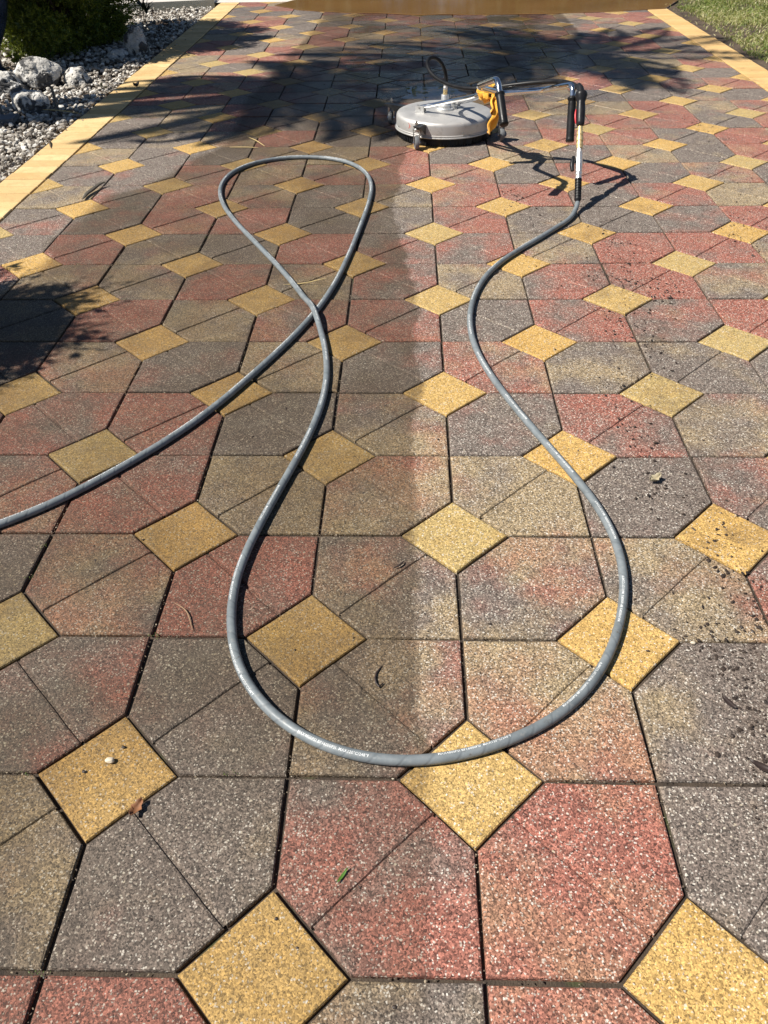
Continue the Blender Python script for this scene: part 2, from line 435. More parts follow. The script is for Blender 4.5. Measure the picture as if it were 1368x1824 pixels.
# redness and tan of the pavers nearest the camera, as in the photograph (cell column, row)
TONE = {(-3,-2):(.9,.2),(-2,-2):(.75,.35),(-1,-2):(.3,.45),(0,-2):(.85,.5),(1,-2):(.6,.4),
 (-3,-1):(.2,.5),(-2,-1):(.12,.2),(-1,-1):(.62,.2),(0,-1):(.82,.5),(1,-1):(.1,.2),(2,-1):(.2,.2),
 (-4,0):(.3,.3),(-3,0):(.38,.2),(-2,0):(.2,.25),(-1,0):(.55,.45),(0,0):(.35,.85),(1,0):(.12,.25),(2,0):(.3,.2),
 (-4,1):(.12,.1),(-3,1):(.62,.5),(-2,1):(.78,.3),(-1,1):(.3,.6),(0,1):(.38,.5),(1,1):(.42,.6),(2,1):(.5,.3),
 (-4,2):(.7,.45),(-3,2):(.72,.4),(-2,2):(.15,.72),(-1,2):(.5,.7),(0,2):(.25,.78),(1,2):(.15,.15),(2,2):(.6,.3),
 (-4,3):(.6,.3),(-3,3):(.82,.3),(-2,3):(.2,.25),(-1,3):(.4,.65),(0,3):(.25,.3),(1,3):(.55,.15),(2,3):(.25,.45),
 (-5,4):(.5,.3),(-4,4):(.5,.6),(-3,4):(.3,.15),(-2,4):(.3,.8),(-1,4):(.3,.1),(0,4):(.62,.5),(1,4):(.2,.55),(2,4):(.25,.35),(3,4):(.4,.3),
 (-5,5):(.3,.5),(-4,5):(.8,.2),(-3,5):(.35,.7),(-2,5):(.68,.5),(-1,5):(.62,.3),(0,5):(.2,.15),(1,5):(.6,.15),(2,5):(.4,.3),(3,5):(.85,.2),
 (-5,6):(.35,.6),(-4,6):(.35,.5),(-3,6):(.75,.3),(-2,6):(.2,.6),(-1,6):(.5,.1),(0,6):(.25,.6),(1,6):(.5,.15),(2,6):(.62,.15),(3,6):(.35,.5),
 (-5,7):(.7,.2),(-4,7):(.25,.5),(-3,7):(.15,.4),(-2,7):(.85,.2),(-1,7):(.4,.1),(0,7):(.45,.2),(1,7):(.3,.55),(2,7):(.82,.2),(3,7):(.85,.2),(4,7):(.5,.5),
 (-6,8):(.4,.2),(-5,8):(.35,.15),(-4,8):(.68,.4),(-3,8):(.7,.4),(-2,8):(.15,.2),(-1,8):(.2,.4),(0,8):(.75,.3),(1,8):(.25,.4),(2,8):(.1,.1),
 (-5,9):(.45,.2),(-4,9):(.75,.4),(-3,9):(.4,.5),(-2,9):(.2,.2),(0,9):(.8,.4),(1,9):(.8,.1),(3,9):(.75,.3),
 (-5,10):(.3,.2),(-4,10):(.6,.5),(-3,10):(.5,.6),(-2,10):(.55,.4)}
def tone(i, j):
    if (i, j) in TONE: r, tt = TONE[(i, j)]
    else:
        q = random.random()
        if q < .38: r, tt = random.uniform(.68, .95), random.uniform(.1, .5)
        elif q < .68: r, tt = random.uniform(.05, .3), random.uniform(.05, .35)
        elif q < .82: r, tt = random.uniform(.1, .35), random.uniform(.55, .85)
        else: r, tt = random.uniform(.4, .6), random.uniform(.2, .6)
    return (r, tt, random.random(), 1)
W2C = cam.matrix_world.inverted()
def in_view(x, y, z=0, pad=.03):
    q = W2C @ Vector((x, y, z))
    if q.z > -.05: return False
    u = q.x / -q.z * 1409.75 / 684; v = q.y / -q.z * 1409.75 / 912
    return abs(u) < 1 + pad and abs(v) < 1 + pad
camp = Vector((cam.matrix_world.translation.x, cam.matrix_world.translation.y))
def place(mesh, name, x, y, col, zj=.0014):
    o = bpy.data.objects.new(name, mesh); COL.objects.link(o); o.parent = driveway
    o.location = (x + random.uniform(-.0008, .0008), y + random.uniform(-.0008, .0008), random.uniform(-zj, zj))
    o.rotation_euler = (random.uniform(-.007, .007), random.uniform(-.007, .007), random.uniform(-.005, .005))
    o.color = col; return o
def joined(items, name, mat):
    b = MB(); tones = []
    for polys, x, y, c in items:
        zo = random.uniform(-.0012, .0012)
        slab(polys, b, jit=.001, off=(x, y), zo=zo, attr=tones, val=c)
    o = b.build(name, mat, driveway, kind='stuff')
    ca = o.data.color_attributes.new('tone', 'FLOAT_COLOR', 'CORNER')
    buf = []
    for p in o.data.polygons: buf += list(tones[p.index]) * p.loop_total
    ca.data.foreach_set('color', buf); return o

cells = [(i, j) for j in range(Y0 - 1, Y1) for i in range(-6, 7)]
info = []
for i, j in cells:
    x, y = (i + .5) * A, (j + .5) * A
    vis = any(in_view(x + a * .1, y + b_ * .1) for a in (-1, 0, 1) for b_ in (-1, 0, 1))
    info.append((0 if vis else 1, (Vector((x, y)) - camp).length, i, j, x, y))
info.sort(); rest = []
for n, (nv, d, i, j, x, y) in enumerate(info):
    flip = (i + j) % 2 != 0; c = tone(i, j)
    if nv == 0 and n < 299: place(HEXM[(1 if flip else 0, random.randrange(3))], 'paver', x, y, c)
    else: rest.append((hex_polys(flip), x, y, c))
joined(rest, 'paver', M_HEXA)
rest = []
for j in range(Y0 - 1, Y1 + 1):
    for i in range(-6, 8):
        if (i + j) % 2: continue
        x, y = i * A, j * A; c = (.5, random.random() ** 2, random.random(), 1)
        if j == Y1 or i in (-6, 7):
            d = D - GAP * 1.25
            if i == -6: poly = [[Vector((GAP, -d + GAP)), Vector((d, 0)), Vector((GAP, d - GAP))]]
            elif i == 7: poly = [[Vector((-d, 0)), Vector((-GAP, -d + GAP)), Vector((-GAP, d - GAP))]]
            else: poly = [[Vector((-d, 0)), Vector((0, -d)), Vector((d, 0))]]
            if any(in_view(x + s * .06, y) for s in (-1, 1)) and j < Y1:
                b = MB(); slab(poly, b, jit=.001); place(b.mesh('half_square_paver', M_YEL), 'half_square_paver', x, y, c)
            else: rest.append((poly, x, y, c))
        elif any(in_view(x + a * .1, y + b_ * .1) for a in (-1, 0, 1) for b_ in (-1, 0, 1)):
            place(DIAM[random.randrange(3)], 'square_paver', x, y, c)
        else: rest.append((dia_polys(), x, y, c))
joined(rest, 'square_paver', M_YELA)
def brick_mesh(k):
    b = MB(); random.seed(50 + k); hx, hy = BW / 2 - .002, .05 - .0022
    slab([[Vector((-hx, -hy)), Vector((hx, -hy)), Vector((hx, hy)), Vector((-hx, hy))]], b, jit=.0008); return b.mesh('border_brick', M_BRK)
BM = [brick_mesh(k) for k in range(3)]
random.seed(5)
for side, xc in ((0, LX - BW / 2), (1, RX + BW / 2)):
    for k in range(99):
        y = -1.15 + k * .1
        if y > 8.70: break
        if any(in_view(xc + s * .1, y, 0, .08) for s in (-1, 1)):
            place(BM[random.randrange(3)], 'border_brick', xc, y, (.5, .25 * random.random() + (.75 if side else 0), random.random(), 1), .0012)

# muddy water standing at the road end
def wavy(pts, n=10, amp=.03, seed=0):
    out = []
    for k in range(len(pts)):
        a = Vector(pts[k]); b_ = Vector(pts[(k + 1) % len(pts)])
        for q in range(n):
            p = a.lerp(b_, q / n); o = mnoise.noise(Vector((p.x * 3, p.y * 3, seed))) * amp
            out.append((p.x, p.y + o))
    return out
def water(name, col, rough, pts, z, hgt=.0025, **k):
    t = NT(name + '_mat'); P = t.pos()
    n = t.noise(P, 1.6, 4)
    c = t.mix(t.map(n, .3, .7), col, [q * 1.35 for q in col])
    mat = t.out(Base_Color=c, Roughness=rough, Normal=t.bump(t.noise(P, 7, 2), .06, .01), IOR=1.33)
    b = MB(); m_ = len(pts)
    b.add([(x, y, z) for x, y in pts] + [(x * .999 + .001 * pts[0][0], y + (.006 if y < 8.5 else -.006), z + hgt) for x, y in pts],
          [(i, (i + 1) % m_, (i + 1) % m_ + m_, i + m_) for i in range(m_)] + [tuple(range(m_, 2 * m_))])
    return b.build(name, mat, kind='structure', **k)
water('puddle', (.150, .080, .030), .09, wavy([(-1.42, 8.45), (-1.15, 8.12), (-.7, 7.93), (-.1, 7.80), (.5, 7.74), (1.2, 7.76), (1.8, 7.83), (2.28, 7.98), (2.6, 8.6), (4.5, 9.9), (4, 12), (-3, 12), (-2.4, 9.6), (-1.2, 8.9)], 8, .05, 2.2), .0025)


t = NT('water_film'); P = t.pos()
t.bsdf.inputs['Transmission Weight'].default_value = 1.0
M_FILM = t.out(Base_Color=(.86, .84, .80), Roughness=.02, IOR=1.33, Normal=t.bump(t.noise(P, 9, 2), .05, .01))
pp = []
for k in range(64):
    a = 2 * math.pi * k / 64; q = 1 + .75 * mnoise.noise(Vector((math.cos(a) * 1.6, math.sin(a) * 1.6, 5)))
    pp.append((.03 + .20 * q * math.cos(a), 4.70 + .17 * q * math.sin(a)))
b = MB(); b.add([(x, y, .0036) for x, y in pp], [tuple(range(64))]); b.build('puddle', M_FILM, kind='structure')

# ---------------------------------------------------------------- things: materials
def m_hose():
    t = NT('grey_hose_rubber'); uv = t.n('ShaderNodeUVMap').outputs[0]; u, v, _ = t.sep(uv); P = t.pos()
    band = t.math('FRACT', t.math('ADD', t.math('MULTIPLY', t.math('ADD', u, t.math('MULTIPLY', t.noise(P, 6, 2), .05)), 22.0), t.math('MULTIPLY', v, 1.0)))   # wrap marks left by the curing tape
    edge = t.map(t.math('ABSOLUTE', t.math('SUBTRACT', band, .5)), .40, .5)
    c = t.mix(t.map(t.noise(P, 28, 4), .3, .7), (.130, .150, .160), (.205, .230, .242))
    c = t.mix(t.math('MULTIPLY', edge, .35), c, (.09, .10, .11))
    c = t.mix(t.map(t.noise(P, 90, 4, .7), .56, .72, 0, .45), c, (.30, .29, .27))
    c = t.mix(t.map(t.noise(P, 45, 4, .7), .64, .72, 0, .6), c, (.05, .045, .04))
    h = t.math('SUBTRACT', t.math('MULTIPLY', t.noise(P, 260, 3), .25), t.math('MULTIPLY', edge, .6))
    return t.out(Base_Color=c, Roughness=t.map(t.noise(P, 60, 3), .3, .7, .38, .58), Normal=t.bump(h, .45, .0012))
M_HOSE = m_hose()
M_PRINT = simple('white_print', (.62, .64, .64), .6)
M_BLKRUB = simple('black_rubber', (.012, .012, .013), .40, var=.3, bump=.15, spec=.22)
M_BLKPL = simple('black_plastic', (.014, .014, .016), .40, var=.25, bump=.1, spec=.25)
M_CHROME = simple('chrome', (.82, .82, .82), .15, 1.0, var=.04)
M_ZINC = simple('zinc_plate', (.52, .52, .50), .34, 1.0, var=.2, scale=60, bump=.1)
M_FERR = simple('bright_ferrule', (.72, .71, .69), .36, .75, var=.1, scale=80)
M_BRASS = simple('brass_coupler', (.70, .55, .28), .42, .6, var=.12, scale=90)
M_ALU = simple('cast_aluminium', (.66, .66, .65), .42, .75, var=.08, bump=.15)
M_DARKST = simple('dark_steel', (.10, .10, .10), .45, .8, var=.25)
M_WHEEL = simple('grey_wheel_rubber', (.15, .155, .16), .5, var=.15)
M_RED = simple('red_plastic', (.55, .02, .03), .4)
M_DECAL = simple('worn_red_sticker', (.50, .06, .04), .5, var=.35, scale=120)
M_DECALW = simple('white_sticker_paper', (.62, .58, .52), .6)
def m_steel():
    t = NT('brushed_stainless'); p = t.obj(); x, y, z = t.sep(p)
    rad = t.math('SQRT', t.math('ADD', t.math('MULTIPLY', x, x), t.math('MULTIPLY', y, y)))
    n = t.noise(p, 7, 5, .6); br = t.noise(t.comb(t.math('MULTIPLY', rad, 260), t.math('MULTIPLY', z, 260), 0.0), 1, 3)
    c = t.mix(t.map(n, .3, .7), (.50, .485, .46), (.60, .585, .56))
    c = t.mix(t.map(t.noise(p, 34, 5, .75), .55, .72, 0, .45), c, (.22, .19, .155))
    return t.out(Base_Color=c, Metallic=.55, Roughness=t.map(n, .3, .7, .44, .56), Normal=t.bump(br, .06, .0008))
M_STEEL = m_steel()
def m_rag():
    t = NT('yellow_cloth'); p = t.obj()
    c = t.mix(t.map(t.noise(p, 22, 4), .3, .7), (.72, .33, .025), (.86, .46, .05))
    t.bsdf.inputs['Sheen Weight'].default_value = .25
    return t.out(Base_Color=c, Roughness=.85, Normal=t.bump(t.noise(p, 400, 3), .3, .001))
M_RAG = m_rag()

# ---------------------------------------------------------------- the pressure hose
HR = .0095
HOSE = [(-1.42,.40),(-1.28,.46),(-1.14,.535),(-1.0231,.6161),(-.9624,.6599),(-.9036,.718),(-.844,.7854),(-.7829,.8637),(-.7186,.9493),(-.665,1.0407),(-.6086,1.1443),(-.5517,1.2811),(-.5022,1.4002),(-.4628,1.4995),(-.4227,1.6251),(-.3877,1.748),(-.3523,1.9126),(-.3187,2.1888),(-.2904,2.4981),(-.2661,2.7662),(-.2603,2.952),(-.2932,3.1464),(-.3664,3.2863),(-.4811,3.3703),(-.6075,3.3916),(-.7305,3.3758),(-.8585,3.3056),(-.9322,3.1757),(-.9587,3.0273),(-.9455,2.8719),(-.8964,2.698),(-.822,2.53),(-.7388,2.3685),(-.648,2.1971),(-.564,2.0347),(-.4972,1.8902),(-.447,1.7782),(-.4083,1.6651),(-.3746,1.5477),(-.3504,1.4209),(-.3349,1.2877),(-.3343,1.1802),(-.3431,1.0664),(-.3616,.9486),(-.3874,.8335),(-.4139,.7196),(-.4363,.6193),(-.4532,.5269),(-.4609,.45),(-.4577,.3706),(-.4449,.297),(-.4248,.2352),(-.3977,.1837),(-.3636,.1386),(-.3239,.1003),(-.2768,.0671),(-.2225,.0429),(-.1656,.0288),(-.1098,.0244),(-.0542,.0295),(.0022,.042),(.06,.0634),(.1202,.0931),(.1736,.1307),(.2211,.1796),(.2621,.2376),(.2964,.3061),(.3233,.3795),(.3419,.4585),(.3483,.5348),(.3441,.6166),(.3261,.7088),(.2959,.7998),(.2569,.903),(.2151,1.0205),(.1689,1.1466),(.1332,1.2726),(.1015,1.3968),(.0877,1.5284),(.0921,1.6636),(.1158,1.8107),(.1627,1.9616),(.2291,2.0896),(.3126,2.2049),(.3992,2.3101),(.4794,2.4211),(.545,2.515)]
pts = [Vector((x, y, HR + .0004)) for x, y in HOSE]
cross = Vector((-.4105, 1.668))
k_cross = min(range(30, 48), key=lambda k: (Vector((pts[k].x, pts[k].y)) - cross).length)
path = spline(smooth_pts(pts, 1) + [Vector((.583, 2.60, .0155)), Vector((.598, 2.645, .034)), Vector((.6005, 2.668, .052))], .008)
half = len(path) // 3
for p in path[half:]:
    d = math.hypot(p.x - cross.x, p.y - cross.y)
    if d < .17: p.z += (HR * 2.0) * (math.cos(math.pi * d / .17) * .5 + .5) ** 1.15
hose = empty('pressure_hose', (0, 0, 0), label='long grey rubber pressure hose looped in a figure eight on the pavers', cat='hose')
mb = MB(); mb.tube(path, HR, 14); ho = mb.build('tube', M_HOSE, hose, smooth=50)
arc = [0.0]
for a, b_ in zip(path, path[1:]): arc.append(arc[-1] + (b_ - a).length)
uvl = ho.data.uv_layers.new(name='UVMap'); NS = 14
for poly in ho.data.polygons:
    for li in poly.loop_indices:
        vi = ho.data.loops[li].vertex_index; k, j = divmod(vi, NS)
        w = j / NS
        if w == 0 and any(ho.data.loops[q].vertex_index % NS == NS - 1 for q in poly.loop_indices): w = 1.0
        uvl.data[li].uv = (arc[min(k, len(arc) - 1)], w)
def at_arc(s):
    import bisect
    k = max(0, min(len(arc) - 2, bisect.bisect_right(arc, s) - 1)); f = (s - arc[k]) / max(1e-9, arc[k + 1] - arc[k])
    T = (path[k + 1] - path[k]).normalized(); return path[k].lerp(path[k + 1], f), T
# printed line: letters bent round the tube
fc = bpy.data.curves.new('print', 'FONT'); fc.body = 'MAX4800PSI BP16000PSI  MAX120°C/248°F'; fc.size = .0066; fc.space_character = 1.08; fc.resolution_u = 2
fc.offset = .00012
fo = bpy.data.objects.new('print', fc); COL.objects.link(fo)
dg = bpy.context.evaluated_depsgraph_get(); fm = bpy.data.meshes.new_from_object(fo.evaluated_get(dg))
bm = bmesh.new(); bm.from_mesh(fm); bmesh.ops.triangulate(bm, faces=bm.faces[:])
bm.verts.index_update()
TV = [v.co.copy() for v in bm.verts]; TF = [tuple(v.index for v in f.verts) for f in bm.faces]; bm.free()
COL.objects.unlink(fo); bpy.data.objects.remove(fo); bpy.data.meshes.remove(fm); bpy.data.curves.remove(fc)
TW = max(v.x for v in TV)
s_bottom = min(range(len(path)), key=lambda k: (path[k] - Vector((-.055, .0295, HR))).length)
s0 = arc[s_bottom]
def side(s):                    # where round the tube the print runs: 0 is on top, positive to the left of travel
    for a, b_, u, v in ((0, s0 - 2.6, .15, .25), (s0 - 2.6, s0 - 1.0, .2, -.1), (s0 - 1.0, s0 - .45, -.1, -.75), (s0 - .45, s0 + .05, -.75, .35), (s0 + .05, s0 + .75, .4, .15), (s0 + .75, s0 + 1.6, .15, .45)):
        if a <= s <= b_: return u + (v - u) * (s - a) / (b_ - a)
    return .3
s = s0 - .245 * int((s0 - .1) / .245)
while s < arc[-1] - .5:
    vs = []
    for v in TV:
        C0, T = at_arc(s + v.x); L = Vector((0, 0, 1)).cross(T).normalized(); U = T.cross(L)
        th = side(s) + (v.y - .0022) / HR
        vs.append(C0 + (U * math.cos(th) + L * math.sin(th)) * (HR * 1.012 + .00025))
    mb = MB(); mb.add(vs, TF); mb.build('printed_line', M_PRINT, hose)
    s += .245
# the coupling at the upper end, hanging from the gun
CA = Vector((.5985, 2.650, .0395)); CB = Vector((.615, 2.885, .262)); AX = (CB - CA).normalized()
def along(f): return CA.lerp(CB, f)
def axial(prof, n=20, name='', mat=None, parent=None):
    q = AX.to_track_quat('Z', 'Y').to_matrix().to_4x4(); L = (CB - CA).length
    mb = MB()
    M_ = Matrix.Translation(CA) @ q
    mb.lathe([(r, f * L) for r, f in prof], n, M=M_); return mb.build(name, mat, parent, smooth=35)
pr = [(.0098, -.02), (.0118, .0)]
for k in range(7):
    f = .01 + k * .036
    pr += [(.0142, f), (.0142, f + .022), (.0118, f + .024), (.0118, f + .034)]
pr += [(.0145, .265), (.0145, .285), (.0001, .287)]
axial(pr, 20, 'bend_restrictor', M_BLKRUB, hose)
axial([(.001, .283), (.0125, .285), (.0132, .30), (.0118, .335), (.0132, .34), (.0132, .37), (.0115, .375), (.0115, .385), (.0001, .386)], 20, 'ferrule', M_FERR, hose)
bv = axial([(.001, .384), (.013, .386), (.0138, .40), (.0138, .44), (.0155, .45), (.0155, .60), (.0138, .61), (.0138, .655), (.0105, .66), (.0105, .70), (.001, .702)], 8, 'ball_valve', M_FERR, hose)
mb = MB(); c0 = along(.52); sd = Vector((-1, -.15, .1)).normalized()
mb.tube([c0 + sd * .012, c0 + sd * .026], .006, 10)
lv = spline([c0 + sd * .024 + AX * .022, c0 + sd * .027 + AX * .004, c0 + sd * .030 - AX * .016, c0 + sd * .027 - AX * .040], .006)
mb.tube(lv, [.0075 + .0025 * math.sin(math.pi * i / (len(lv) - 1)) for i in range(len(lv))], 10)
mb.build('valve_lever', M_BLKPL, bv, smooth=40)
axial([(.001, .70), (.0128, .702), (.0128, .735), (.0142, .738), (.0142, .775), (.0122, .78), (.0122, .80), (.0150, .803), (.0150, .85), (.0120, .855), (.0120, .88), (.0138, .885), (.0138, .93), (.0105, .935), (.0105, 1.0), (.001, 1.002)], 20, 'coupler', M_BRASS, hose)

# ---------------------------------------------------------------- the surface cleaner
CX, CY = .086, 3.815
sc_root = empty('surface_cleaner', (CX, CY, 0), label='round stainless steel surface cleaner with chrome handlebar on three casters', cat='surface cleaner')
O = Vector((CX, CY, 0))
def loc(p): return Vector(p) - O
mb = MB()
mb.lathe([(.0005, .1205), (.10, .1200), (.205, .1165), (.236, .1135), (.2455, .1095), (.2505, .103), (.2525, .094), (.2525, .055), (.2525, .0545), (.2555, .0525), (.2555, .0505), (.2525, .0495), (.2525, .0465)], 128)
mb.build('deck', M_STEEL, sc_root, smooth=35)
mb = MB(); mb.lathe([(.2515, .0468), (.2585, .0462), (.2600, .0440), (.2600, .0415), (.2585, .0395), (.2440, .0390), (.2440, .0465)], 128)
mb.build('rim', M_STEEL, sc_root, smooth=35)
mb = MB(); random.seed(3); nb = 340
for k in range(nb):
    a = 2 * math.pi * k / nb; a2 = a + 2 * math.pi / nb * 1.15; r0 = .2475; r1 = .2475 + random.uniform(-.004, .007); zb = random.uniform(.004, .011)
    mb.add([(r0 * math.cos(a), r0 * math.sin(a), .0405), (r0 * math.cos(a2), r0 * math.sin(a2), .0405), (r1 * math.cos(a2), r1 * math.sin(a2), zb), (r1 * math.cos(a), r1 * math.sin(a), zb),
            ((r0 - .012) * math.cos(a), (r0 - .012) * math.sin(a), .0405), ((r1 - .006) * math.cos(a), (r1 - .006) * math.sin(a), zb)], [(0, 1, 2, 3), (4, 5, 3, 0)])
mb.build('skirt_brush', M_BLKRUB, sc_root, kind='stuff')
mb = MB(); mb.lathe([(.046, .118), (.046, .128), (.043, .131), (.034, .132), (.034, .142), (.030, .145), (.0215, .148), (.0205, .188), (.019, .191), (.0125, .192)], 40)
mb.build('swivel', M_ALU, sc_root, smooth=35)
mb = MB(); mb.lathe([(.0105, .190), (.0115, .192), (.0115, .199), (.0095, .200), (.0095, .203), (.0112, .204), (.0112, .214), (.0085, .216)], 6)
mb.build('swivel_fitting', M_BRASS, sc_root)
mb = MB(); mb.lathe([(.001, .214), (.0100, .215), (.0108, .217), (.0108, .226), (.0092, .228), (.0092, .252), (.0085, .254), (.001, .254)], 20)
mb.build('hose_ferrule', M_FERR, sc_root, smooth=35)
# bolts round the rim
mb = MB()
for k in range(8):
    a = R(20 + 45 * k); mb.lathe([(.0045, -.001), (.0045, .003), (.003, .0042), (.0003, .0045)], 8, M=Matrix.Rotation(a, 4, 'Z') @ Matrix.Translation((.2525, 0, .062)) @ Matrix.Rotation(R(90), 4, 'Y'))
mb.build('rim_bolts', M_ZINC, sc_root, kind='stuff')
# worn sticker on the front left of the band
mb = MB(); vs = []
for k in range(13):
    f = k / 12; u = .010 * math.sin(f * math.pi * 1.05) ; w = .0045 * (1 - .35 * abs(f - .5) * 2)
    for q in (-1, 1):
        a = R(222) + (u + q * w) / .2525; vs.append((.2531 * math.cos(a), .2531 * math.sin(a), .072 + .025 * f))
mb.add(vs, [(2 * k, 2 * k + 1, 2 * k + 3, 2 * k + 2) for k in range(12)]); mb.build('sticker', M_DECAL, sc_root)
mb = MB(); vs = []
for k in range(13):
    f = k / 12; u = .010 * math.sin(f * math.pi * 1.05) + .0048; w = .0018
    for q in (-1, 1):
        a = R(222) + (u + q * w) / .2535; vs.append((.2536 * math.cos(a), .2536 * math.sin(a), .073 + .023 * f))
mb.add(vs, [(2 * k, 2 * k + 1, 2 * k + 3, 2 * k + 2) for k in range(12)]); mb.build('sticker_edge', M_DECALW, sc_root)
# pivot brackets
def bracket(x, y, rot):
    b = MB(); M_ = Matrix.Rotation(rot, 3, 'Z')
    c = Vector((x - CX, y - CY, .119))
    b.box(c + Vector((0, 0, .003)), (.026, .016, .003), M_)
    for s in (-1, 1): b.box(c + M_ @ Vector((0, s * .0135, .0185)), (.024, .0025, .0145), M_, ch=.001)
    b.box(c + M_ @ Vector((-.0215, 0, .0185)), (.0025, .0108, .0142), M_)
    o = b.build('pivot_bracket', M_ALU, sc_root)
    q = MB(); p = c + Vector((0, 0, .024)); d = M_ @ Vector((0, 1, 0)); q.tube([p - d * .021, p + d * .021], .0045, 8); q.build('pivot_bolt', M_ZINC, o)
bracket(-.040, 3.765, R(-25)); bracket(.142, 3.865, R(-25))
# arms, stem and handlebar (chromed tube)
def chrome(name, pts, r, corner=.03, n=14):
    b = MB(); b.tube([loc(p) for p in fillet(pts, corner, 8)], r, n); return b.build(name, M_CHROME, sc_root, smooth=50)
JN = Vector((.238, 3.435, .272))
chrome('handle_arm', [(-.040, 3.765, .143), (.03, 3.725, .163), (.11, 3.65, .196), (.19, 3.53, .236), JN], .0105, .05)
chrome('handle_arm', [(.142, 3.865, .143), (.178, 3.80, .160), (.215, 3.66, .200), (.226, 3.52, .240), JN + Vector((.004, -.004, .002))], .0105, .06)
chrome('stem', [JN + Vector((-.02, .03, -.012)), JN, (.318, 3.292, .304)], .0115, .03)
C1 = Vector((.196, 3.124, .370)); C2 = Vector((.258, 2.910, .442)); LT = Vector((.283, 2.767, .305))
RT1 = Vector((.535, 3.175, .352)); RT2 = Vector((.592, 3.035, .392)); RTT = Vector((.590, 2.939, .195))
lg = (LT - C2).normalized(); rg = (RTT - RT2).normalized()
chrome('handlebar', [C2 + lg * .10, C2, C1, (.316, 3.296, .305), (.50, 3.262, .324), RT1, RT2, RT2 + rg * .10], .0125, .035, 16)
def grip(a, d, L, name='grip'):
    b = MB(); n = 30; P = [a + d * (L * k / n) for k in range(n + 1)]
    rr = [.0165 + .0016 * math.sin(k * 1.6) ** 2 for k in range(n + 1)]; rr[0] = .014; rr[1] = .021; rr[2] = .021; rr[3] = .0168; rr[-3] = .0175; rr[-2] = .019; rr[-1] = .016
    b.tube([loc(p) for p in P], rr, 18); return b.build(name, M_BLKRUB, sc_root, smooth=60)
grip(C2 + lg * .062, lg, (LT - C2).length - .058)
grip(RT2 + rg * .045, rg, (RTT - RT2).length - .04)
# black whip hose from the swivel to the gun
WH = [(.088,3.815,.245),(.089,3.816,.262),(.089,3.82,.288),(.075,3.815,.332),(.043,3.80,.365),(.008,3.78,.377),(-.015,3.75,.367),(-.02,3.72,.343),(-.004,3.67,.318),(.031,3.61,.30),(.083,3.54,.289),(.147,3.46,.289),(.215,3.38,.300),(.288,3.33,.322),(.361,3.30,.338),(.456,3.26,.356),(.533,3.20,.374),(.585,3.11,.392),(.612,3.04,.393),(.618,2.99,.378)]
mb = MB(); mb.tube([loc(p) for p in spline(smooth_pts(WH, 2), .008)], .0092, 14); mb.build('whip_hose', M_BLKRUB, sc_root, smooth=50)
# trigger gun clamped in front of the right grip
g0 = Vector((.620, 2.985, .378)); g1 = Vector((.6155, 2.889, .266)); gd = (g1 - g0).normalized()
mb = MB(); n = 22; P = [loc(g0 + gd * ((g1 - g0).length * k / n)) for k in range(n + 1)]
def gr(f):
    if f < .22: return .015 + .011 * math.sin(math.pi * min(1, f / .22 * .75 + .1))
    if f < .32: return .0225 - (f - .22) * .055
    return .0172 + .0018 * math.sin((f - .3) * 5)
rr = [gr(k / n) for k in range(n + 1)]; rr[0] = .010; rr[-1] = .011; rr[-2] = .0165
mb.tube(P, rr, 18)
mb.tube([loc(Vector((.612, 3.02, .392))), loc(Vector((.617, 3.0, .386))), loc(g0 + gd * .01)], [.011, .0135, .015], 14)
sd2 = (RTT - g1); sd2 = (sd2 - gd * sd2.dot(gd)).normalized()
mb.box(loc(g0 + gd * .045 + sd2 * .018), (.008, .008, .016), gd.to_track_quat('Z', 'Y').to_matrix(), ch=.003)
gun = mb.build('spray_gun', M_BLKPL, sc_root, smooth=40)
mb = MB(); tr = [loc(g0 + gd * (f * .148) + Vector((-.0185, -.006, -.002)) + Vector((-.004 * math.sin(math.pi * (f - .4) / .55), 0, 0))) for f in [.5 + .05 * k for k in range(9)]]
mb.tube(tr, [.002, .003, .0037, .004, .004, .004, .0036, .003, .002], 10); mb.build('trigger', M_RED, gun, smooth=50)
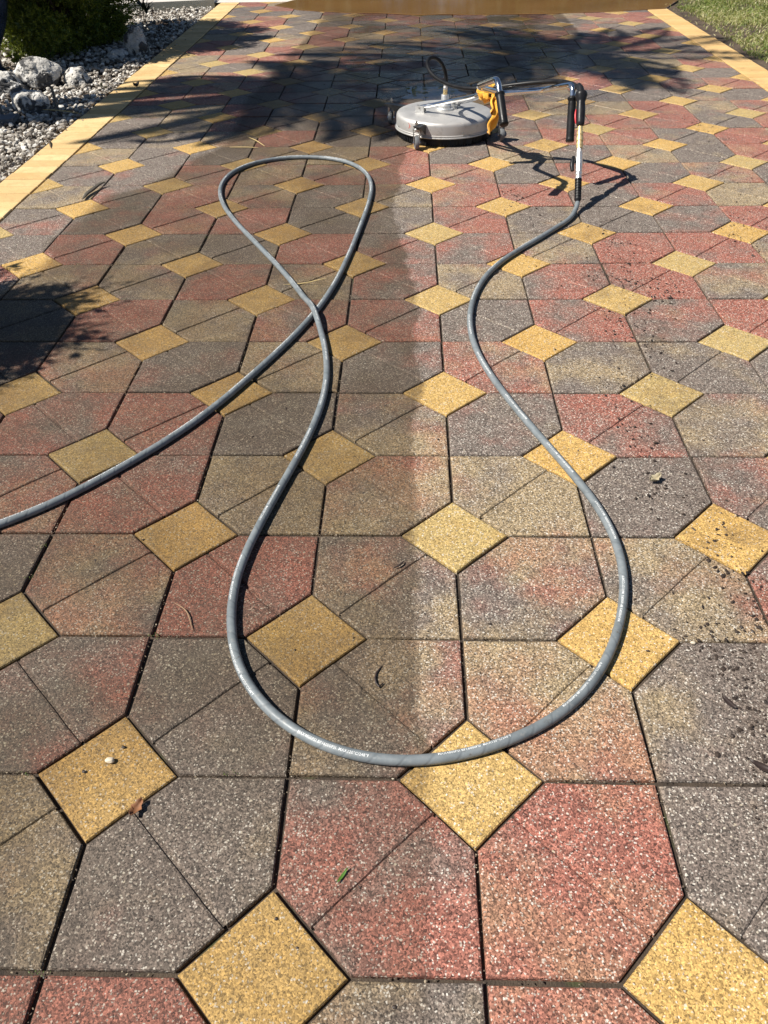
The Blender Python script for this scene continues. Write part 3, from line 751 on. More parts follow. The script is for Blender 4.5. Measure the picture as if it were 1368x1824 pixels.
# casters
def caster(cx, cy, out_ang, roll, label=None):
    """wheel touches the ground at (cx, cy); bracket reaches back to the deck"""
    base = Vector((cx - CX, cy - CY, 0)); o = MB()
    ax = Vector((math.cos(roll), math.sin(roll), 0)); fwd = Vector((-ax.y, ax.x, 0)); Mr = Matrix((ax, fwd, Vector((0, 0, 1)))).transposed()
    off = fwd * .012
    for s in (-1, 1):
        vs = []
        for x in (s * .0135, s * .0157): vs += [base + Mr @ Vector((x, y, z)) for y, z in ((-.008, .028), (.008, .028), (.028, .083), (-.004, .083))]
        o.add(vs, [(3, 2, 1, 0), (4, 5, 6, 7), (0, 1, 5, 4), (1, 2, 6, 5), (2, 3, 7, 6), (3, 0, 4, 7)])
    o.box(base + off + Vector((0, 0, .0842)), (.0157, .0165, .0014), Mr)
    o.lathe([(.001, .0856), (.017, .0858), (.0185, .088), (.0185, .092), (.015, .0945), (.0125, .097), (.001, .0972)], 20, loc=base + off)
    o.lathe([(.0045, .097), (.0045, .113), (.0085, .1135), (.0085, .1195), (.005, .120), (.005, .128), (.0005, .129)], 8, loc=base + off)
    f = o.build('caster', M_ZINC, sc_root, smooth=30)
    w = MB(); Mw = Matrix.Translation(base + Vector((0, 0, .0315))) @ Mr.to_4x4() @ Matrix.Rotation(R(90), 4, 'Y')
    w.lathe([(.0235, -.0095), (.0268, -.0108), (.0298, -.0095), (.0313, -.005), (.0315, 0), (.0313, .005), (.0298, .0095), (.0268, .0108), (.0235, .0095), (.010, .0085), (.0095, .011), (.001, .011)], 32, M=Mw)
    w.lathe([(.001, -.011), (.0095, -.011), (.010, -.0085), (.0235, -.0095)], 32, M=Mw)
    w.build('wheel', M_WHEEL, f, smooth=40)
    for s in (-1, 1):
        b = MB(); b.lathe([(.0062, 0), (.0062, .003), (.003, .0045), (.0003, .005)], 8, M=Matrix.Translation(base + Vector((0, 0, .0315)) + ax * (.0157 * s)) @ (ax * s).to_track_quat('Z', 'Y').to_matrix().to_4x4())
        b.build('axle_bolt', M_CHROME, f)
    # welded gusset: top arm and two triangular cheeks
    g = MB(); oa = Vector((math.cos(out_ang), math.sin(out_ang), 0)); ta = Vector((-oa.y, oa.x, 0))
    c = base + off; inner = oa * .2527; 
    dist = (c - inner).dot(oa)
    for s in (-1, 1):
        p = [inner + ta * (s * .017), inner + ta * (s * .019)]
        vs = []
        for q in p: vs += [q + Vector((0, 0, .101)), q + Vector((0, 0, .056)), q + oa * (dist + .004) + Vector((0, 0, .098)), q + oa * (dist + .004) + Vector((0, 0, .103))]
        g.add(vs, [(0, 1, 2, 3), (7, 6, 5, 4), (0, 3, 7, 4), (1, 5, 6, 2), (2, 6, 7, 3)])
    g.box(inner + oa * ((dist + .016) / 2) + Vector((0, 0, .1045)), ((dist + .016) / 2, .019, .0018), Matrix((oa, ta, Vector((0, 0, 1)))).transposed())
    g.build('caster_bracket', M_DARKST, sc_root)
caster(-.0615, 3.538, R(242), R(8)); caster(.3755, 3.678, R(334), R(12)); caster(-.199, 4.03, R(146), R(-14))

# ---------------------------------------------------------------- yellow cloth knotted round the stem
def rag():
    b = MB(); rnd = random.Random(4)
    K0 = Vector((.262, 3.355, .298))
    axs = Vector((.10, -.17, .035)).normalized()
    up = Vector((0, 0, 1)); sx = axs.cross(up).normalized(); uu = sx.cross(axs)
    for q, (o, r1, w) in enumerate(((-.024, .034, .022), (-.002, .043, .024), (.022, .036, .022))):       # wraps
        vs = []; fs = []; n, mm = 36, 8
        for i in range(n + 1):
            a = 2 * math.pi * i / n * 1.02
            rr = r1 + .006 * math.sin(a * 2 + q) + .004 * math.sin(a * 5 + q * 2)
            for j in range(mm):
                f = j / (mm - 1) - .5
                off = o + f * w * 2 + .008 * math.sin(a + q * 1.3)
                rad = rr + .0035 * math.cos(f * 9 + a * 3) - .010 * (f * 2) ** 2 + .011 * mnoise.noise(Vector((math.cos(a) * 2.2, math.sin(a) * 2.2, f * 2.5 + q * 3)))
                vs.append(K0 + axs * off + (sx * math.cos(a) + uu * math.sin(a)) * rad)
        for i in range(n):
            for j in range(mm - 1): fs.append((i * mm + j, (i + 1) * mm + j, (i + 1) * mm + j + 1, i * mm + j + 1))
        b.add(vs, fs)
    # knot
    bm = bmesh.new(); bmesh.ops.create_icosphere(bm, subdivisions=3, radius=.021)
    for v in bm.verts: v.co *= 1 + .30 * mnoise.noise(v.co * 55)
    bm.verts.index_update(); kc = K0 + Vector((.035, -.055, -.006))
    b.add([v.co + kc for v in bm.verts], [tuple(v.index for v in f.verts) for f in bm.faces]); bm.free()
    # two tails, folded ribbons hanging from the knot
    def tail(pts, wid, ph):
        P = spline(pts, .006); n = len(P); mm = 13; vs = []; fs = []
        for i, p in enumerate(P):
            f = i / (n - 1); T = (P[min(i + 1, n - 1)] - P[max(0, i - 1)]).normalized()
            side_ = Vector((.75, .55, 0)); side_ = (side_ - T * side_.dot(T)).normalized(); nn = side_.cross(T)
            w = wid * (.45 + 1.1 * math.sin(min(1, f * 1.15) * math.pi * .62)) * (1 if f < .72 else max(.04, 1 - ((f - .72) / .28) ** 1.3))
            for j in range(mm):
                u = j / (mm - 1) - .5
                vs.append(p + side_ * (u * w) + nn * (.012 * math.sin(u * 11 + ph + f * 2.4) * (1 - .3 * f) + .006 * math.sin(f * 13 + u * 5)))
        for i in range(n - 1):
            for j in range(mm - 1): fs.append((i * mm + j, i * mm + j + 1, (i + 1) * mm + j + 1, (i + 1) * mm + j))
        b.add(vs, fs)
    tail([kc + Vector((0, 0, .004)), kc + Vector((.012, -.022, -.018)), kc + Vector((.006, -.03, -.065)), kc + Vector((-.008, -.034, -.098)), kc + Vector((-.020, -.03, -.128)), kc + Vector((-.028, -.03, -.150))], .034, .4)
    tail([kc + Vector((-.004, .0, .0)), kc + Vector((-.008, -.022, -.022)), kc + Vector((-.004, -.028, -.05)), kc + Vector((-.010, -.030, -.085))], .040, 2.1)
    o = b.build('yellow_rag', M_RAG, smooth=True, label='orange yellow cloth knotted round the chrome handlebar with a dangling tail', cat='rag')
    md = o.modifiers.new('thick', 'SOLIDIFY'); md.thickness = .0016
rag()

# ---------------------------------------------------------------- gravel bed: stones, boulders, stakes
ICO = {}
def ico(sub):
    if sub not in ICO:
        bm = bmesh.new(); bmesh.ops.create_icosphere(bm, subdivisions=sub, radius=1)
        bm.verts.index_update(); ICO[sub] = ([v.co.copy() for v in bm.verts], [tuple(v.index for v in f.verts) for f in bm.faces]); bm.free()
    return ICO[sub]
def leaf_mat(name, a, b_, rough=.5, trans=.25):
    t = NT(name); P = t.pos()
    n = t.noise(P, 16, 2); rnd = t.n('ShaderNodeNewGeometry').outputs['Random Per Island']
    c = t.mix(t.math('ADD', t.math('MULTIPLY', rnd, .75), t.math('MULTIPLY', n, .25)), a, b_)
    tr = t.n('ShaderNodeBsdfTranslucent'); t.set(tr.inputs[0], t.mix(1, c, (1.3, 1.25, .6), 'MULTIPLY'))
    ms = t.n('ShaderNodeMixShader', {0: trans}); t.set(t.bsdf.inputs['Base Color'], c); t.bsdf.inputs['Roughness'].default_value = rough
    t.t.links.new(t.bsdf.outputs[0], ms.inputs[1]); t.t.links.new(tr.outputs[0], ms.inputs[2])
    out = [q for q in t.t.nodes if q.type == 'OUTPUT_MATERIAL'][0]; t.t.links.new(ms.outputs[0], out.inputs[0]); return t.m
t = NT('limestone_chips'); P = t.pos(); rnd = t.n('ShaderNodeNewGeometry').outputs['Random Per Island']
c = t.ramp(rnd, [(0, (.09, .075, .06)), (.22, (.24, .21, .175)), (.55, (.46, .42, .36)), (1, (.76, .73, .67))])
c = t.mix(t.map(t.noise(P, 90, 3), .5, .72, 0, .55), c, (.17, .145, .12))
M_GRAV = t.out(Base_Color=c, Roughness=.9, Normal=t.bump(t.noise(P, 220, 3), .5, .002))
rnd_ = random.Random(21); V0, F0 = ico(1); mb = MB()
def stone(x, y, z, r):
    e = Matrix.Rotation(rnd_.uniform(0, 6.28), 3, 'Z') @ Matrix.Rotation(rnd_.uniform(-.5, .5), 3, 'X') @ Matrix.Rotation(rnd_.uniform(-.5, .5), 3, 'Y')
    sx, sy, sz = r * rnd_.uniform(.8, 1.5), r * rnd_.uniform(.65, 1.0), r * rnd_.uniform(.4, .75)
    mb.add([(e @ Vector((v.x * sx * rnd_.uniform(.75, 1.2), v.y * sy * rnd_.uniform(.75, 1.2), v.z * sz * rnd_.uniform(.8, 1.15)))) + Vector((x, y, z)) for v in V0], F0)
GX = LX - BW
for k in range(17000):
    y = 2.2 + 6.25 * rnd_.random(); x = GX - .012 - (rnd_.random() ** 1.25) * min(3.2, .8 + (y - 2.2) * .45)
    yk = 8.70 + (x + 2.06) * .242
    if y > yk - .03: continue
    r = rnd_.choice((.009, .011, .013, .016, .020))
    if x > GX - .03: r *= .7
    stone(x, y, -.026 + hm(x, y, 1.7, .012) + rnd_.random() ** 1.6 * .034, r)
for k in range(26):       # a few kicked on to the bricks
    y = rnd_.uniform(2.7, 8); stone(GX + rnd_.random() ** 2 * .10, y, .004, rnd_.uniform(.003, .007))
mb.build('gravel', M_GRAV, kind='stuff', label='pale limestone gravel in the bed beside the driveway')

t = NT('weathered_limestone'); P = t.obj()
c = t.mix(t.map(t.noise(P, 9, 5, .6), .35, .65), (.50, .47, .42), (.74, .72, .68))
blk = t.map(t.noise(P, 11, 4, .6, .5), .50, .56)
c = t.mix(t.math('MULTIPLY', blk, .93), c, (.035, .034, .036))
c = t.mix(t.map(t.noise(P, 45, 4, .7), .56, .66, 0, .7), c, (.13, .125, .12))
pit = t.vor(P, 40)
h = t.math('ADD', t.math('MULTIPLY', t.noise(P, 30, 6, .65), 1.0), t.map(pit.outputs['Distance'], 0, .35, -.5, 0))
M_ROCK = t.out(Base_Color=c, Roughness=.92, Normal=t.bump(h, .8, .02))
def boulder(loc_, size, seed, label, rot=0.0, lobes=()):
    V, F = ico(5); vs = []
    for v in V:
        p = v.copy(); o = Vector((seed * 7.3, seed * 3.1, seed))
        d = 1 + .30 * mnoise.noise(p * 1.1 + o) + .13 * mnoise.noise(p * 2.4 + o) + .035 * mnoise.noise(p * 6.5 + o) + .015 * mnoise.noise(p * 14 + o)
        cellv = mnoise.cell_vector(p * 2.1 + o)
        rdg = abs(mnoise.noise(p * 3.4 + o * 2)); d -= .07 * max(0, .12 - rdg) / .12
        for (lx, ly, lz, s, a) in lobes: d += a * math.exp(-((p - Vector((lx, ly, lz)).normalized()).length / s) ** 2)
        q = p * d; vs.append((q.x * size[0], q.y * size[1], q.z * size[2] + size[2] * .55))
    b = MB(); b.add(vs, F); o = b.build('boulder', M_ROCK, smooth=True, label=label, cat='rock', group='limestone boulders in the gravel bed')
    o.location = loc_; o.rotation_euler = (0, 0, rot); return o
boulder((-2.545, 5.08, -.03), (.138, .115, .112), 3, 'largest pitted white limestone boulder with black lichen patches', .3, ((.3, -.2, .8, .5, .25), (-.8, -.3, .3, .5, .15)))
boulder((-2.315, 5.14, -.025), (.085, .10, .072), 5, 'pale boulder just right of the largest pitted boulder', .8)
boulder((-2.36, 4.42, -.03), (.115, .085, .080), 8, 'dark sided boulder nearest the camera, in front of the largest one', -.5, ((-.6, 0, .7, .5, .35),))
boulder((-2.72, 4.93, -.03), (.15, .12, .085), 12, 'grey boulder cut off by the left edge of the photo', .2)
boulder((-2.17, 6.16, -.03), (.10, .09, .105), 15, 'upright boulder standing in the shade of the shrub', .4, ((0, 0, 1, .5, .3),))
boulder((-2.30, 6.05, -.03), (.11, .07, .045), 19, 'low flat boulder lying in the shade of the shrub', 1.0)
def stake(p0, p1, label):
    b = MB(); b.tube([p0, p1], .0085, 8); a = Vector(p1); b.lathe([(.0001, .004), (.012, .003), (.012, -.003), (.0001, -.004)], 10, loc=a)
    b.build('garden_stake', M_DARKST, label=label, cat='stake', group='garden stakes')
stake((-2.165, 4.345, -.05), (-2.185, 4.37, .128), 'thin dark metal stake leaning in front of the pale boulder')
stake((-2.447, 4.222, -.05), (-2.475, 4.25, .155), 'thin dark metal stake at the left edge by the flat slab')
b = MB(); b.box((0, 0, 0), (.125, .06, .012), Matrix.Rotation(.08, 3, 'Z'), ch=.004)
o = b.build('stone_slab', simple('slate', (.10, .11, .125), .6, var=.25, bump=.3), label='flat dark blue grey stone slab lying on the gravel', cat='slab'); o.location = (-2.46, 4.13, .012); o.rotation_euler = (.03, -.04, 0)
# glazed urn at the left edge of the bed
M_GLAZE = simple('blue_glaze', (.018, .028, .055), .12, var=.5, scale=9)
b = MB(); b.lathe([(.001, -.04), (.10, -.04), (.10, .02), (.075, .05), (.072, .10), (.10, .17), (.150, .25), (.195, .34), (.222, .43), (.235, .55), (.232, .66), (.205, .76), (.175, .82), (.178, .85), (.205, .87), (.205, .89), (.18, .89), (.16, .83), (.001, .82)], 56)
o = b.build('urn', M_GLAZE, smooth=35, label='dark blue glazed urn showing its curved side at the left edge', cat='urn'); o.location = (-3.035, 5.5, -.02)

# ---------------------------------------------------------------- shrubs
M_JUN = leaf_mat('shrub_leaf', (.03, .06, .008), (.26, .30, .035))
M_BROAD = leaf_mat('broad_leaf', (.05, .09, .02), (.20, .26, .07), .3)
M_TWIG = simple('twig_bark', (.10, .075, .055), .85, var=.4)
def blade(b, p, d, up, L, w, mi=0, fold=.0):
    s = d.cross(up)
    if s.length < 1e-4: s = Vector((1, 0, 0))
    s.normalize(); n = s.cross(d)
    b.add([p, p + d * (L * .45) + s * (w * .5) + n * fold, p + d * L, p + d * (L * .45) - s * (w * .5) + n * fold], [(0, 1, 2, 3)], mi)
def rdir(r, zmin=-1):
    while True:
        v = Vector((r.uniform(-1, 1), r.uniform(-1, 1), r.uniform(zmin, 1)))
        if .05 < v.length < 1: return v.normalized()
def make_shrub(name, c, rad, n, seed, label, broad=.12, spray=11):
    r = random.Random(seed); root = empty(name, (c[0], c[1], -.02), label=label, cat='shrub'); f = MB(); tw = MB()
    hubs = []
    for k in range(150):
        d = rdir(r, -.15); u = r.uniform(.55, 1.0)
        zz = r.random() ** 1.15; q = Vector((d.x * rad[0] * u, d.y * rad[1] * u, rad[2] * zz)); sc_ = math.sqrt(max(.22, 1 - max(0, (zz - .40) / .64) ** 2)) * (.72 + .28 * min(1, zz / .25)); q.x *= sc_; q.y *= sc_; q.z = max(.06, q.z); hubs.append((q, r.uniform(.10, .22)))
        mid = Vector((q.x * .45 + r.uniform(-.05, .05), q.y * .45 + r.uniform(-.05, .05), q.z * .55))
        P = spline([Vector((r.uniform(-.07, .07), r.uniform(-.07, .07), 0)), mid, q], .08); m_ = len(P)
        tw.tube(P, [.013 * (1 - i / m_) + .003 for i in range(m_)], 5)
    for k in range(n):
        q, rr = r.choice(hubs); d = rdir(r, -.6)
        p = q + Vector((d.x, d.y, d.z * .8)) * (rr * r.random() ** .5)
        if p.z < .03: continue
        out = (Vector((p.x / rad[0], p.y / rad[1], (p.z - rad[2] * .35) / rad[2])) + rdir(r) * .7 + Vector((0, 0, .35))).normalized()
        if r.random() < broad:
            for q_ in range(3):
                dd = (out + rdir(r) * .8).normalized(); blade(f, p, dd, rdir(r), r.uniform(.035, .065), r.uniform(.016, .028), 1, .003)
        else:
            ax = out * r.uniform(.05, .10)
            for q_ in range(spray):
                fr = q_ / spray; dd = (out + rdir(r) * .75).normalized()
                blade(f, p + ax * fr, dd, rdir(r), r.uniform(.018, .040) * (1.1 - .5 * fr), r.uniform(.006, .012))
    f.build('foliage', [M_JUN, M_BROAD], root); tw.build('branches', M_TWIG, root, smooth=True); return root
make_shrub('shrub', (-2.93, 6.50), (.56, .95, 1.72), 30000, 31, 'dense dark green shrub growing in the gravel behind the boulders', .10)
make_shrub('shrub', (-2.52, 1.32), (.46, .46, 1.42), 10000, 37, 'leafy green shrub beside the driveway, left of the camera', .3)
def sprig(name, p, n, seed, mat, label, hgt=.10, lw=.03):
    r = random.Random(seed); root = empty(name, p, label=label, cat='plant'); f = MB(); st = MB()
    for k in range(n):
        d = rdir(r, .3); tip = Vector((d.x * hgt * .5, d.y * hgt * .5, hgt * r.uniform(.6, 1.1)))
        st.tube(spline([Vector((0, 0, 0)), tip * .5 + Vector((0, 0, .01)), tip], .02), .0016, 5)
        for q in range(5):
            dd = (d + rdir(r) * .9).normalized(); blade(f, tip * r.uniform(.5, 1), dd, Vector((0, 0, 1)), hgt * .35, lw, 0, .003)
    f.build('leaves', mat, root); st.build('stems', M_TWIG, root)
sprig('seedling', (-2.90, 5.62, -.03), 5, 3, leaf_mat('lime_leaf', (.16, .20, .02), (.26, .28, .04)), 'small yellow green seedling at the left edge by the boulders', .12, .035)
sprig('weed', (-2.72, 5.72, -.03), 9, 5, leaf_mat('weed_leaf', (.02, .06, .012), (.05, .12, .025)), 'low dark green weed behind the largest boulder', .13, .010)
sprig('weed', (-2.09, 4.98, -.03), 4, 9, leaf_mat('dull_weed_leaf', (.06, .07, .03), (.12, .13, .06)), 'tiny dull green weed in the gravel near the bricks', .05, .006)
sprig('broadleaf_sapling', (-2.43, 7.35, -.03), 6, 12, leaf_mat('sapling_leaf', (.02, .028, .015), (.05, .055, .03)), 'thin dark sapling right of the shrub against the pale kerb', .34, .03)

# ---------------------------------------------------------------- palms left of the picture, whose shadow crosses the driveway
M_FROND = leaf_mat('palm_frond', (.03, .06, .015), (.07, .11, .03), .4, .15)
def palm(base, top, nf, L, seed, label, droop=1.0, tr=.13):
    r = random.Random(seed); root = empty('palm_tree', base, label=label, cat='palm tree', group='palm trees beside the driveway')
    B = Vector((0, 0, -.1)); T = Vector(top) - Vector(base); b = MB()
    P = spline([B, B.lerp(T, .35) + Vector((.0, .0, .25)), B.lerp(T, .7) + Vector((0, 0, .2)), T], .09)
    b.tube(P, [tr * (1.25 - .35 * i / len(P)) + (.008 if i % 2 else 0) for i in range(len(P))], 14); b.build('trunk', M_TWIG, root)
    for k in range(nf):
        a = 2 * math.pi * (k * .381966) + r.uniform(-.15, .15); el = r.uniform(-.35, 1.25) if k > 3 else 1.2
        d = Vector((math.cos(a), math.sin(a), 0)); l = L * r.uniform(.8, 1.1); f = MB()
        pts_ = []; p = T.copy(); ang = el; n = 22
        for i in range(n + 1):
            pts_.append(p.copy()); ang -= droop * (1.9 / n) * (.5 + i / n); p = p + (d * math.cos(ang) + Vector((0, 0, math.sin(ang)))) * (l / n)
        f.tube(pts_, [.014 * (1 - .85 * i / n) for i in range(n + 1)], 5)
        for i in range(3, n + 1):
            for h in (0, 1):
                q = pts_[i - 1].lerp(pts_[i], h * .5); t_ = (pts_[i] - pts_[i - 1]).normalized(); s_ = t_.cross(Vector((0, 0, 1))); s_ = s_.normalized() if s_.length > .01 else Vector((1, 0, 0))
                w = l * .21 * math.sin(math.pi * min(.97, .12 + .86 * i / n)) ** .7
                for sg in (-1, 1):
                    dd = (s_ * sg * .85 + t_ * .65 + Vector((0, 0, -.30 + r.uniform(-.15, .15)))).normalized()
                    blade(f, q, dd, Vector((0, 0, 1)), w * r.uniform(.85, 1.1), .038, 0, .004)
        f.build('frond', M_FROND, root)
palm((-4.60, 3.42, 0), (-4.65, 3.70, 4.75), 25, 1.5, 41, 'tall upright palm tree standing left of the driveway', 1.0, .15)
palm((-4.40, 3.75, 0), (-2.80, 4.80, 4.45), 25, 1.6, 43, 'leaning palm tree beside the upright one, left of the driveway', .9, .11)

# ---------------------------------------------------------------- unseen trees added across the road, to darken the reflection in the muddy water
M_FARLEAF = leaf_mat('far_leaf', (.03, .045, .012), (.09, .11, .03))
r = random.Random(90)
for k, (x, y, h, w, lab) in enumerate(((-9, 27, 5.0, 4.2, 'broad unseen tree added for the puddle reflection, farthest left'), (-2.5, 29, 5.8, 4.6, 'tallest unseen tree added for the puddle reflection'), (4, 27.5, 4.8, 4.2, 'rounded unseen tree added behind the puddle for its reflection'), (10.5, 28.5, 5.4, 4.6, 'bushy unseen tree added for the puddle reflection, farthest right'))):
    root = empty('reflection_tree', (x, y, -.02), label=lab, cat='tree', group='unseen trees added for the puddle reflection')
    b = MB(); b.tube(spline([(0, 0, 0), (.1, 0, h * .3), (0, .1, h * .7)], .3), .16, 8); b.build('trunk', M_TWIG, root)
    f = MB(); cl = [(rdir(r), r.uniform(.35, 1)) for _ in range(26)]
    for q in range(5200):
        d, u = r.choice(cl); c = Vector((d.x * w * .8 * u, d.y * w * .8 * u, h * .52 + d.z * h * .42 * u)) + rdir(r) * (w * .28 * r.random())
        blade(f, c, rdir(r), rdir(r), r.uniform(.25, .5), r.uniform(.15, .3))
    f.build('crown', M_FARLEAF, root)

# ---------------------------------------------------------------- lawn
M_G = [leaf_mat('grass_green', (.09, .14, .025), (.22, .29, .06)), leaf_mat('grass_olive', (.22, .24, .065), (.38, .39, .13)), leaf_mat('grass_straw', (.46, .42, .21), (.66, .61, .36))]
r = random.Random(77); g = MB(); EX = RX + BW
for k in range(60000):
    y = r.uniform(4.2, 9.6); u = r.random(); x = EX + .02 + u * 2.6
    e = x - EX; lim = .07 + .07 * (mnoise.noise(Vector((y * 2.3, 1.7, 0))) + .5)
    if e < lim and r.random() > .04: continue
    dens = mnoise.noise(Vector((x * 2.1, y * 2.1, 9)))
    if dens < -.25 and r.random() < .55: continue
    L = r.uniform(.025, .06) * (1 + .5 * dens) * (.7 if e < lim + .15 else 1)
    a = r.uniform(0, 6.28); tl = r.uniform(.1, .95)
    d = Vector((math.cos(a) * tl, math.sin(a) * tl, 1)).normalized(); p = Vector((x, y, -.016 + hm(x, y, 1.9, .012)))
    s_ = d.cross(Vector((math.sin(a * 3), math.cos(a * 3), .2))).normalized(); w = r.uniform(.002, .0042)
    bend = Vector((math.cos(a), math.sin(a), -.25)) * (L * .45)
    q = r.random(); gr_ = mnoise.noise(Vector((x * 1.3, y * 1.3, 4))) * .9 + (e - .7) * .35
    mi = 0 if q < .38 + gr_ * .6 else (1 if q < .74 + gr_ * .3 else 2)
    g.add([p - s_ * w, p + s_ * w, p + d * L * .6 + s_ * w * .7, p + d * L + bend, p + d * L * .6 - s_ * w * .7], [(0, 1, 2, 4), (4, 2, 3)], mi)
g.build('grass', M_G, kind='stuff', label='patchy green and straw coloured lawn grass')

# ---------------------------------------------------------------- mud crumbs and litter on the pavers
t = NT('wet_mud'); P = t.pos()
M_MUD = t.out(Base_Color=t.mix(t.map(t.noise(P, 40, 3), .3, .7), (.018, .012, .009), (.055, .037, .026)), Roughness=.55)
DEB = [(.69,1.68),(.77,1.81),(.69,1.94),(.71,2.25),(.66,2.55),(.37,2.61),(.33,2.86),(1.27,2.48),(1.19,2.36),(1.45,4.04),(1.74,4.92),(.55,.22),(.49,.09),(.59,.59),(.5,.4),(.48,.25),(.48,1.0),(.49,1.2),(.56,1.68),(.58,1.99),(.61,1.46),(.48,.8),(1.54,4.77),(1.48,5.62),(1.52,3.66),(.02,5.15),(-.13,5.32),(-.21,5.51),(-.59,5.34),(.2,5.0),(.0,4.9)]
r = random.Random(8); mb = MB()
def crumb(x, y, s):
    a = r.uniform(0, 3.14); ca, sa = math.cos(a), math.sin(a); ex = s * r.uniform(.7, 1.6); ey = s * r.uniform(.5, 1); ez = s * r.uniform(.25, .5)
    vs = []
    for v in V0:
        q = Vector((v.x * ex * r.uniform(.6, 1.3), v.y * ey * r.uniform(.6, 1.3), v.z * ez)); vs.append((x + q.x * ca - q.y * sa, y + q.x * sa + q.y * ca, .0008 + ez * .6 + q.z))
    mb.add(vs, F0)
for (x, y) in DEB:
    k_ = r.uniform(.5, 1.2); sp = r.uniform(.035, .10); an = r.uniform(-.5, .8) + 1.57
    for k in range(int(95 * k_)):
        u, w = r.gauss(0, sp * 1.5), r.gauss(0, sp * .6)
        crumb(x + u * math.cos(an) - w * math.sin(an), y + u * math.sin(an) + w * math.cos(an), .0008 + r.random() ** 4 * .0046)
for k in range(2200):
    x = r.uniform(-1.9, 2.1); y = -.4 + 8 * r.random() ** 1.2
    if x < .3 and r.random() < .35: continue
    crumb(x, y, .0008 + r.random() ** 4 * .0035)
for (x0, y0, x1, y1) in ((.46, .0, .60, .5), (.47, -.15, .50, .35), (.62, 1.25, .72, 3.0), (.50, -.1, .56, .75), (1.2, 2.2, 1.6, 4.6)):
    for k in range(170):
        f = r.random(); crumb(x0 + (x1 - x0) * f + r.gauss(0, .03), y0 + (y1 - y0) * f, .001 + r.random() ** 3 * .004)
mb.build('mud_crumbs', M_MUD, kind='stuff', label='dark wet mud crumbs scattered on the pavers')
# sand grains and moss lodged in the joints
t = NT('joint_grit'); P = t.pos(); rnd = t.n('ShaderNodeNewGeometry').outputs['Random Per Island']
M_GRIT = t.out(Base_Color=t.ramp(rnd, [(0, (.03, .022, .016)), (.6, (.11, .08, .055)), (.93, (.36, .29, .2)), (1, (.5, .44, .34))]), Roughness=.9)
mb = MB(); ms = MB(); keep = mb
def on_joint():
    while True:
        j = r.uniform(-1.2, 14); i = r.uniform(-5.5, 5.5)
        if r.random() < .5:
            q = round(i); n_ = round(j)
            if (q + n_) % 2 == 0 and abs(j - n_) < .4: continue
            x, y = q * A, j * A
        else:
            q = round(j); n_ = round(i)
            if (q + n_) % 2 == 0 and abs(i - n_) < .4: continue
            x, y = i * A, q * A
        if in_view(x, y): return x + r.gauss(0, .0022), y + r.gauss(0, .0022)
for k in range(3600):
    x, y = on_joint(); s_ = r.uniform(.0006, .0019); b0 = len(mb.v); crumb(x, y, s_)
    for q in range(b0, len(mb.v)): mb.v[q] = (mb.v[q][0], mb.v[q][1], mb.v[q][2] - .0035)
mb.build('joint_grit', M_GRIT, kind='stuff', label='sand grains and grit lodged in the paver joints')
M_MOSS = leaf_mat('moss', (.05, .08, .015), (.14, .18, .03)); mb = ms
for k in range(46):
    x, y = on_joint()
    if x > -.1: continue
    for q in range(9): crumb(x + r.gauss(0, .006), y + r.gauss(0, .004), r.uniform(.0007, .0016))
ms.build('moss', M_MOSS, kind='stuff', label='tiny tufts of green moss in the dirty joints')
M_STRAW = simple('dry_straw', (.50, .38, .17), .7, var=.2); M_DEAD = simple('dead_leaf', (.20, .085, .035), .7, var=.35, scale=60); M_DARKLEAF = simple('dark_leaf', (.035, .022, .018), .6, var=.3)
M_PALE = simple('pale_leaf', (.38, .33, .22), .7, var=.3); M_GRN = simple('cut_grass', (.07, .16, .02), .5)
def thread(name, P, rad, mat, label, cat):
    b = MB(); q = spline([Vector(p) for p in P], .01); n = len(q)
    b.tube(q, [rad * (1 - .7 * abs(2 * i / max(1, n - 1) - 1) ** 3) for i in range(n)], 6); b.build(name, mat, smooth=True, label=label, cat=cat)
thread('twig', [(-1.527, 2.79, .010), (-1.529, 2.85, .012), (-1.520, 2.90, .013), (-1.505, 2.96, .018), (-1.485, 2.985, .021)], .0085, simple('grey_twig', (.14, .125, .095), .8, var=.3, bump=.3), 'thick grey green twig lying across a yellow paver near the left border', 'twig')
thread('pine_needle', [(-.54, 1.911, .003), (-.47, 1.915, .006), (-.39, 1.921, .022)], .0017, M_STRAW, 'straw coloured needle lying under the hose near the crossing', 'needle')
thread('pine_needle', [(-.578, .387, .003), (-.545, .36, .005), (-.523, .312, .003)], .0013, simple('brown_needle', (.25, .16, .09), .7), 'curved brown needle on the red pavers inside the lower left hose bend', 'needle')
thread('pine_needle', [(-.958, 3.775, .004), (-.90, 3.69, .008), (-.84, 3.597, .004)], .0022, M_STRAW, 'long straw needle just above the top of the hose loop', 'needle')
thread('pine_needle', [(-1.02, 3.585, .004), (-.93, 3.575, .006), (-.87, 3.57, .004)], .0022, M_STRAW, 'short straw needle touching the top left of the hose loop', 'needle')
thread('twig', [(-.152, .23, .003), (-.164, .205, .005), (-.158, .18, .006), (-.148, .19, .004)], .0018, M_DARKLEAF, 'dark curled stem on the brown paver inside the hose loop', 'twig')
thread('twig', [(-.135, .49, .004), (-.12, .498, .006), (-.112, .512, .004)], .0022, M_DARKLEAF, 'small dark twig in the false joint of a tan paver', 'twig')
thread('twig', [(-2.06, 3.78, .004), (-2.0, 3.70, .012), (-1.955, 3.60, .004)], .004, M_TWIG, 'thin forked twig lying over the edge of the left bricks', 'twig')
thread('twig', [(-2.27, 4.36, .012), (-2.13, 4.30, .018), (-2.0, 4.27, .006)], .003, M_STRAW, 'long pale stem lying on the gravel right of the nearest boulder', 'twig')
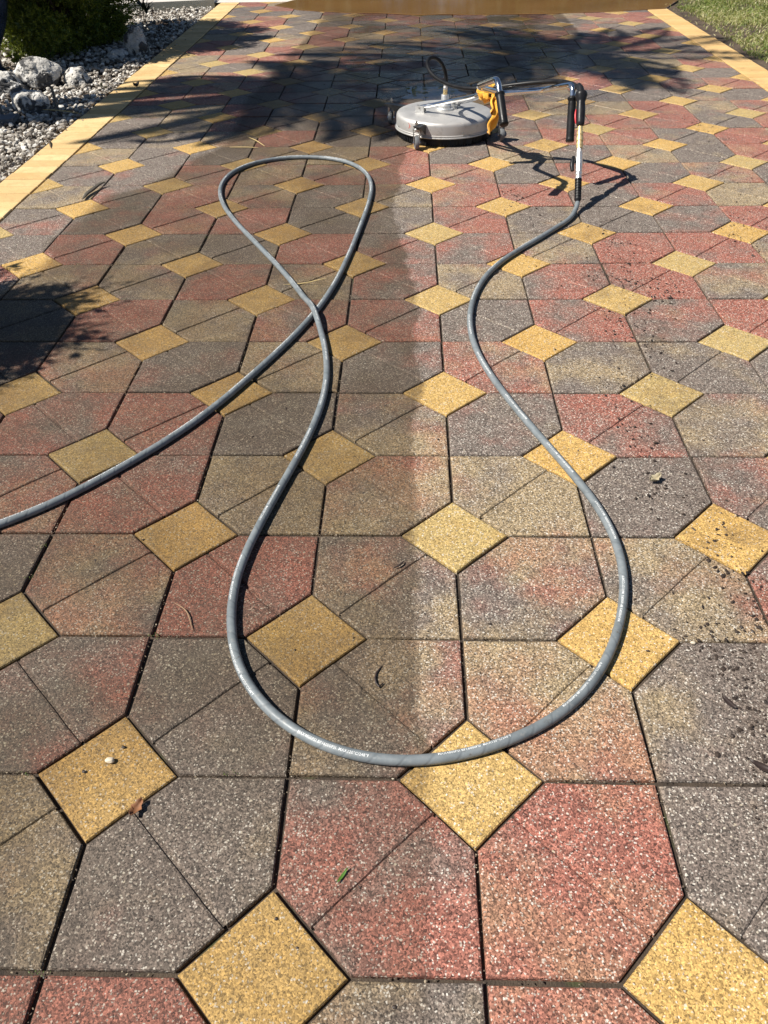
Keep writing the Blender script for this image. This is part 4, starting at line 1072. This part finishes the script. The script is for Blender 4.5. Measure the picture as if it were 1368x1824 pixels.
def litter(name, p, L, w, rz, mat, label, curl=.3, lobes=1):
    b = MB(); n = 7; m_ = 4; vs = []; fs = []
    for i in range(n):
        f = i / (n - 1); ww = w * math.sin(math.pi * (.08 + .88 * f)) * (1 + .25 * lobes * math.sin(f * 17))
        for j in range(m_ + 1):
            u = j / m_ * 2 - 1; vs.append(((f - .5) * L, u * ww / 2, .0015 + L * curl * ((f - .5) ** 2) * 1.2 + w * curl * u * u * .6))
    for i in range(n - 1):
        for j in range(m_): fs.append((i * (m_ + 1) + j, (i + 1) * (m_ + 1) + j, (i + 1) * (m_ + 1) + j + 1, i * (m_ + 1) + j + 1))
    b.add(vs, fs); o = b.build(name, mat, smooth=True, label=label, cat='leaf'); o.location = p; o.rotation_euler = (0, 0, rz)
    md = o.modifiers.new('t', 'SOLIDIFY'); md.thickness = .0004
litter('fallen_leaf', (-.533, -.062, .002), .030, .017, 1.2, M_DEAD, 'small brown dead leaf at the corner of a yellow paver, lower left', .5, 1)
litter('fallen_leaf', (.483, .796, .002), .034, .020, .6, M_PALE, 'pale curled leaf on a dark paver at the right', .8, 1)
litter('fallen_leaf', (.478, .026, .001), .042, .014, -.5, M_DARKLEAF, 'dark pointed leaf lying at the right edge', .4, 0)
litter('fallen_leaf', (.462, .155, .001), .030, .012, -1.0, M_DARKLEAF, 'dark leaf flat in the mud smear near the right edge', .3, 0)
litter('fallen_leaf', (-1.872, 4.98, .001), .045, .028, .9, M_DARKLEAF, 'dark leaf standing on the left border bricks', 1.0, 0)
litter('grass_clipping', (-.200, -.163, .002), .026, .0045, 1.0, M_GRN, 'green grass clipping on the red paver below the hose', .3, 0)
def pebble(p, s, label):
    b = MB(); V, F = ico(3); b.add([Vector((v.x * s * 1.3, v.y * s * .8, v.z * s * .7)) * (1 + .25 * mnoise.noise(v * 1.4)) for v in V], F)
    o = b.build('pebble', simple('pale_pebble', (.62, .53, .40), .6), smooth=True, label=label, cat='pebble'); o.location = p
pebble((-.601, .023, .0045), .0062, 'small cream pebble on the yellow paver at the left')
pebble((.437, .292, .004), .004, 'tiny white pebble on a dark paver right of the hose')
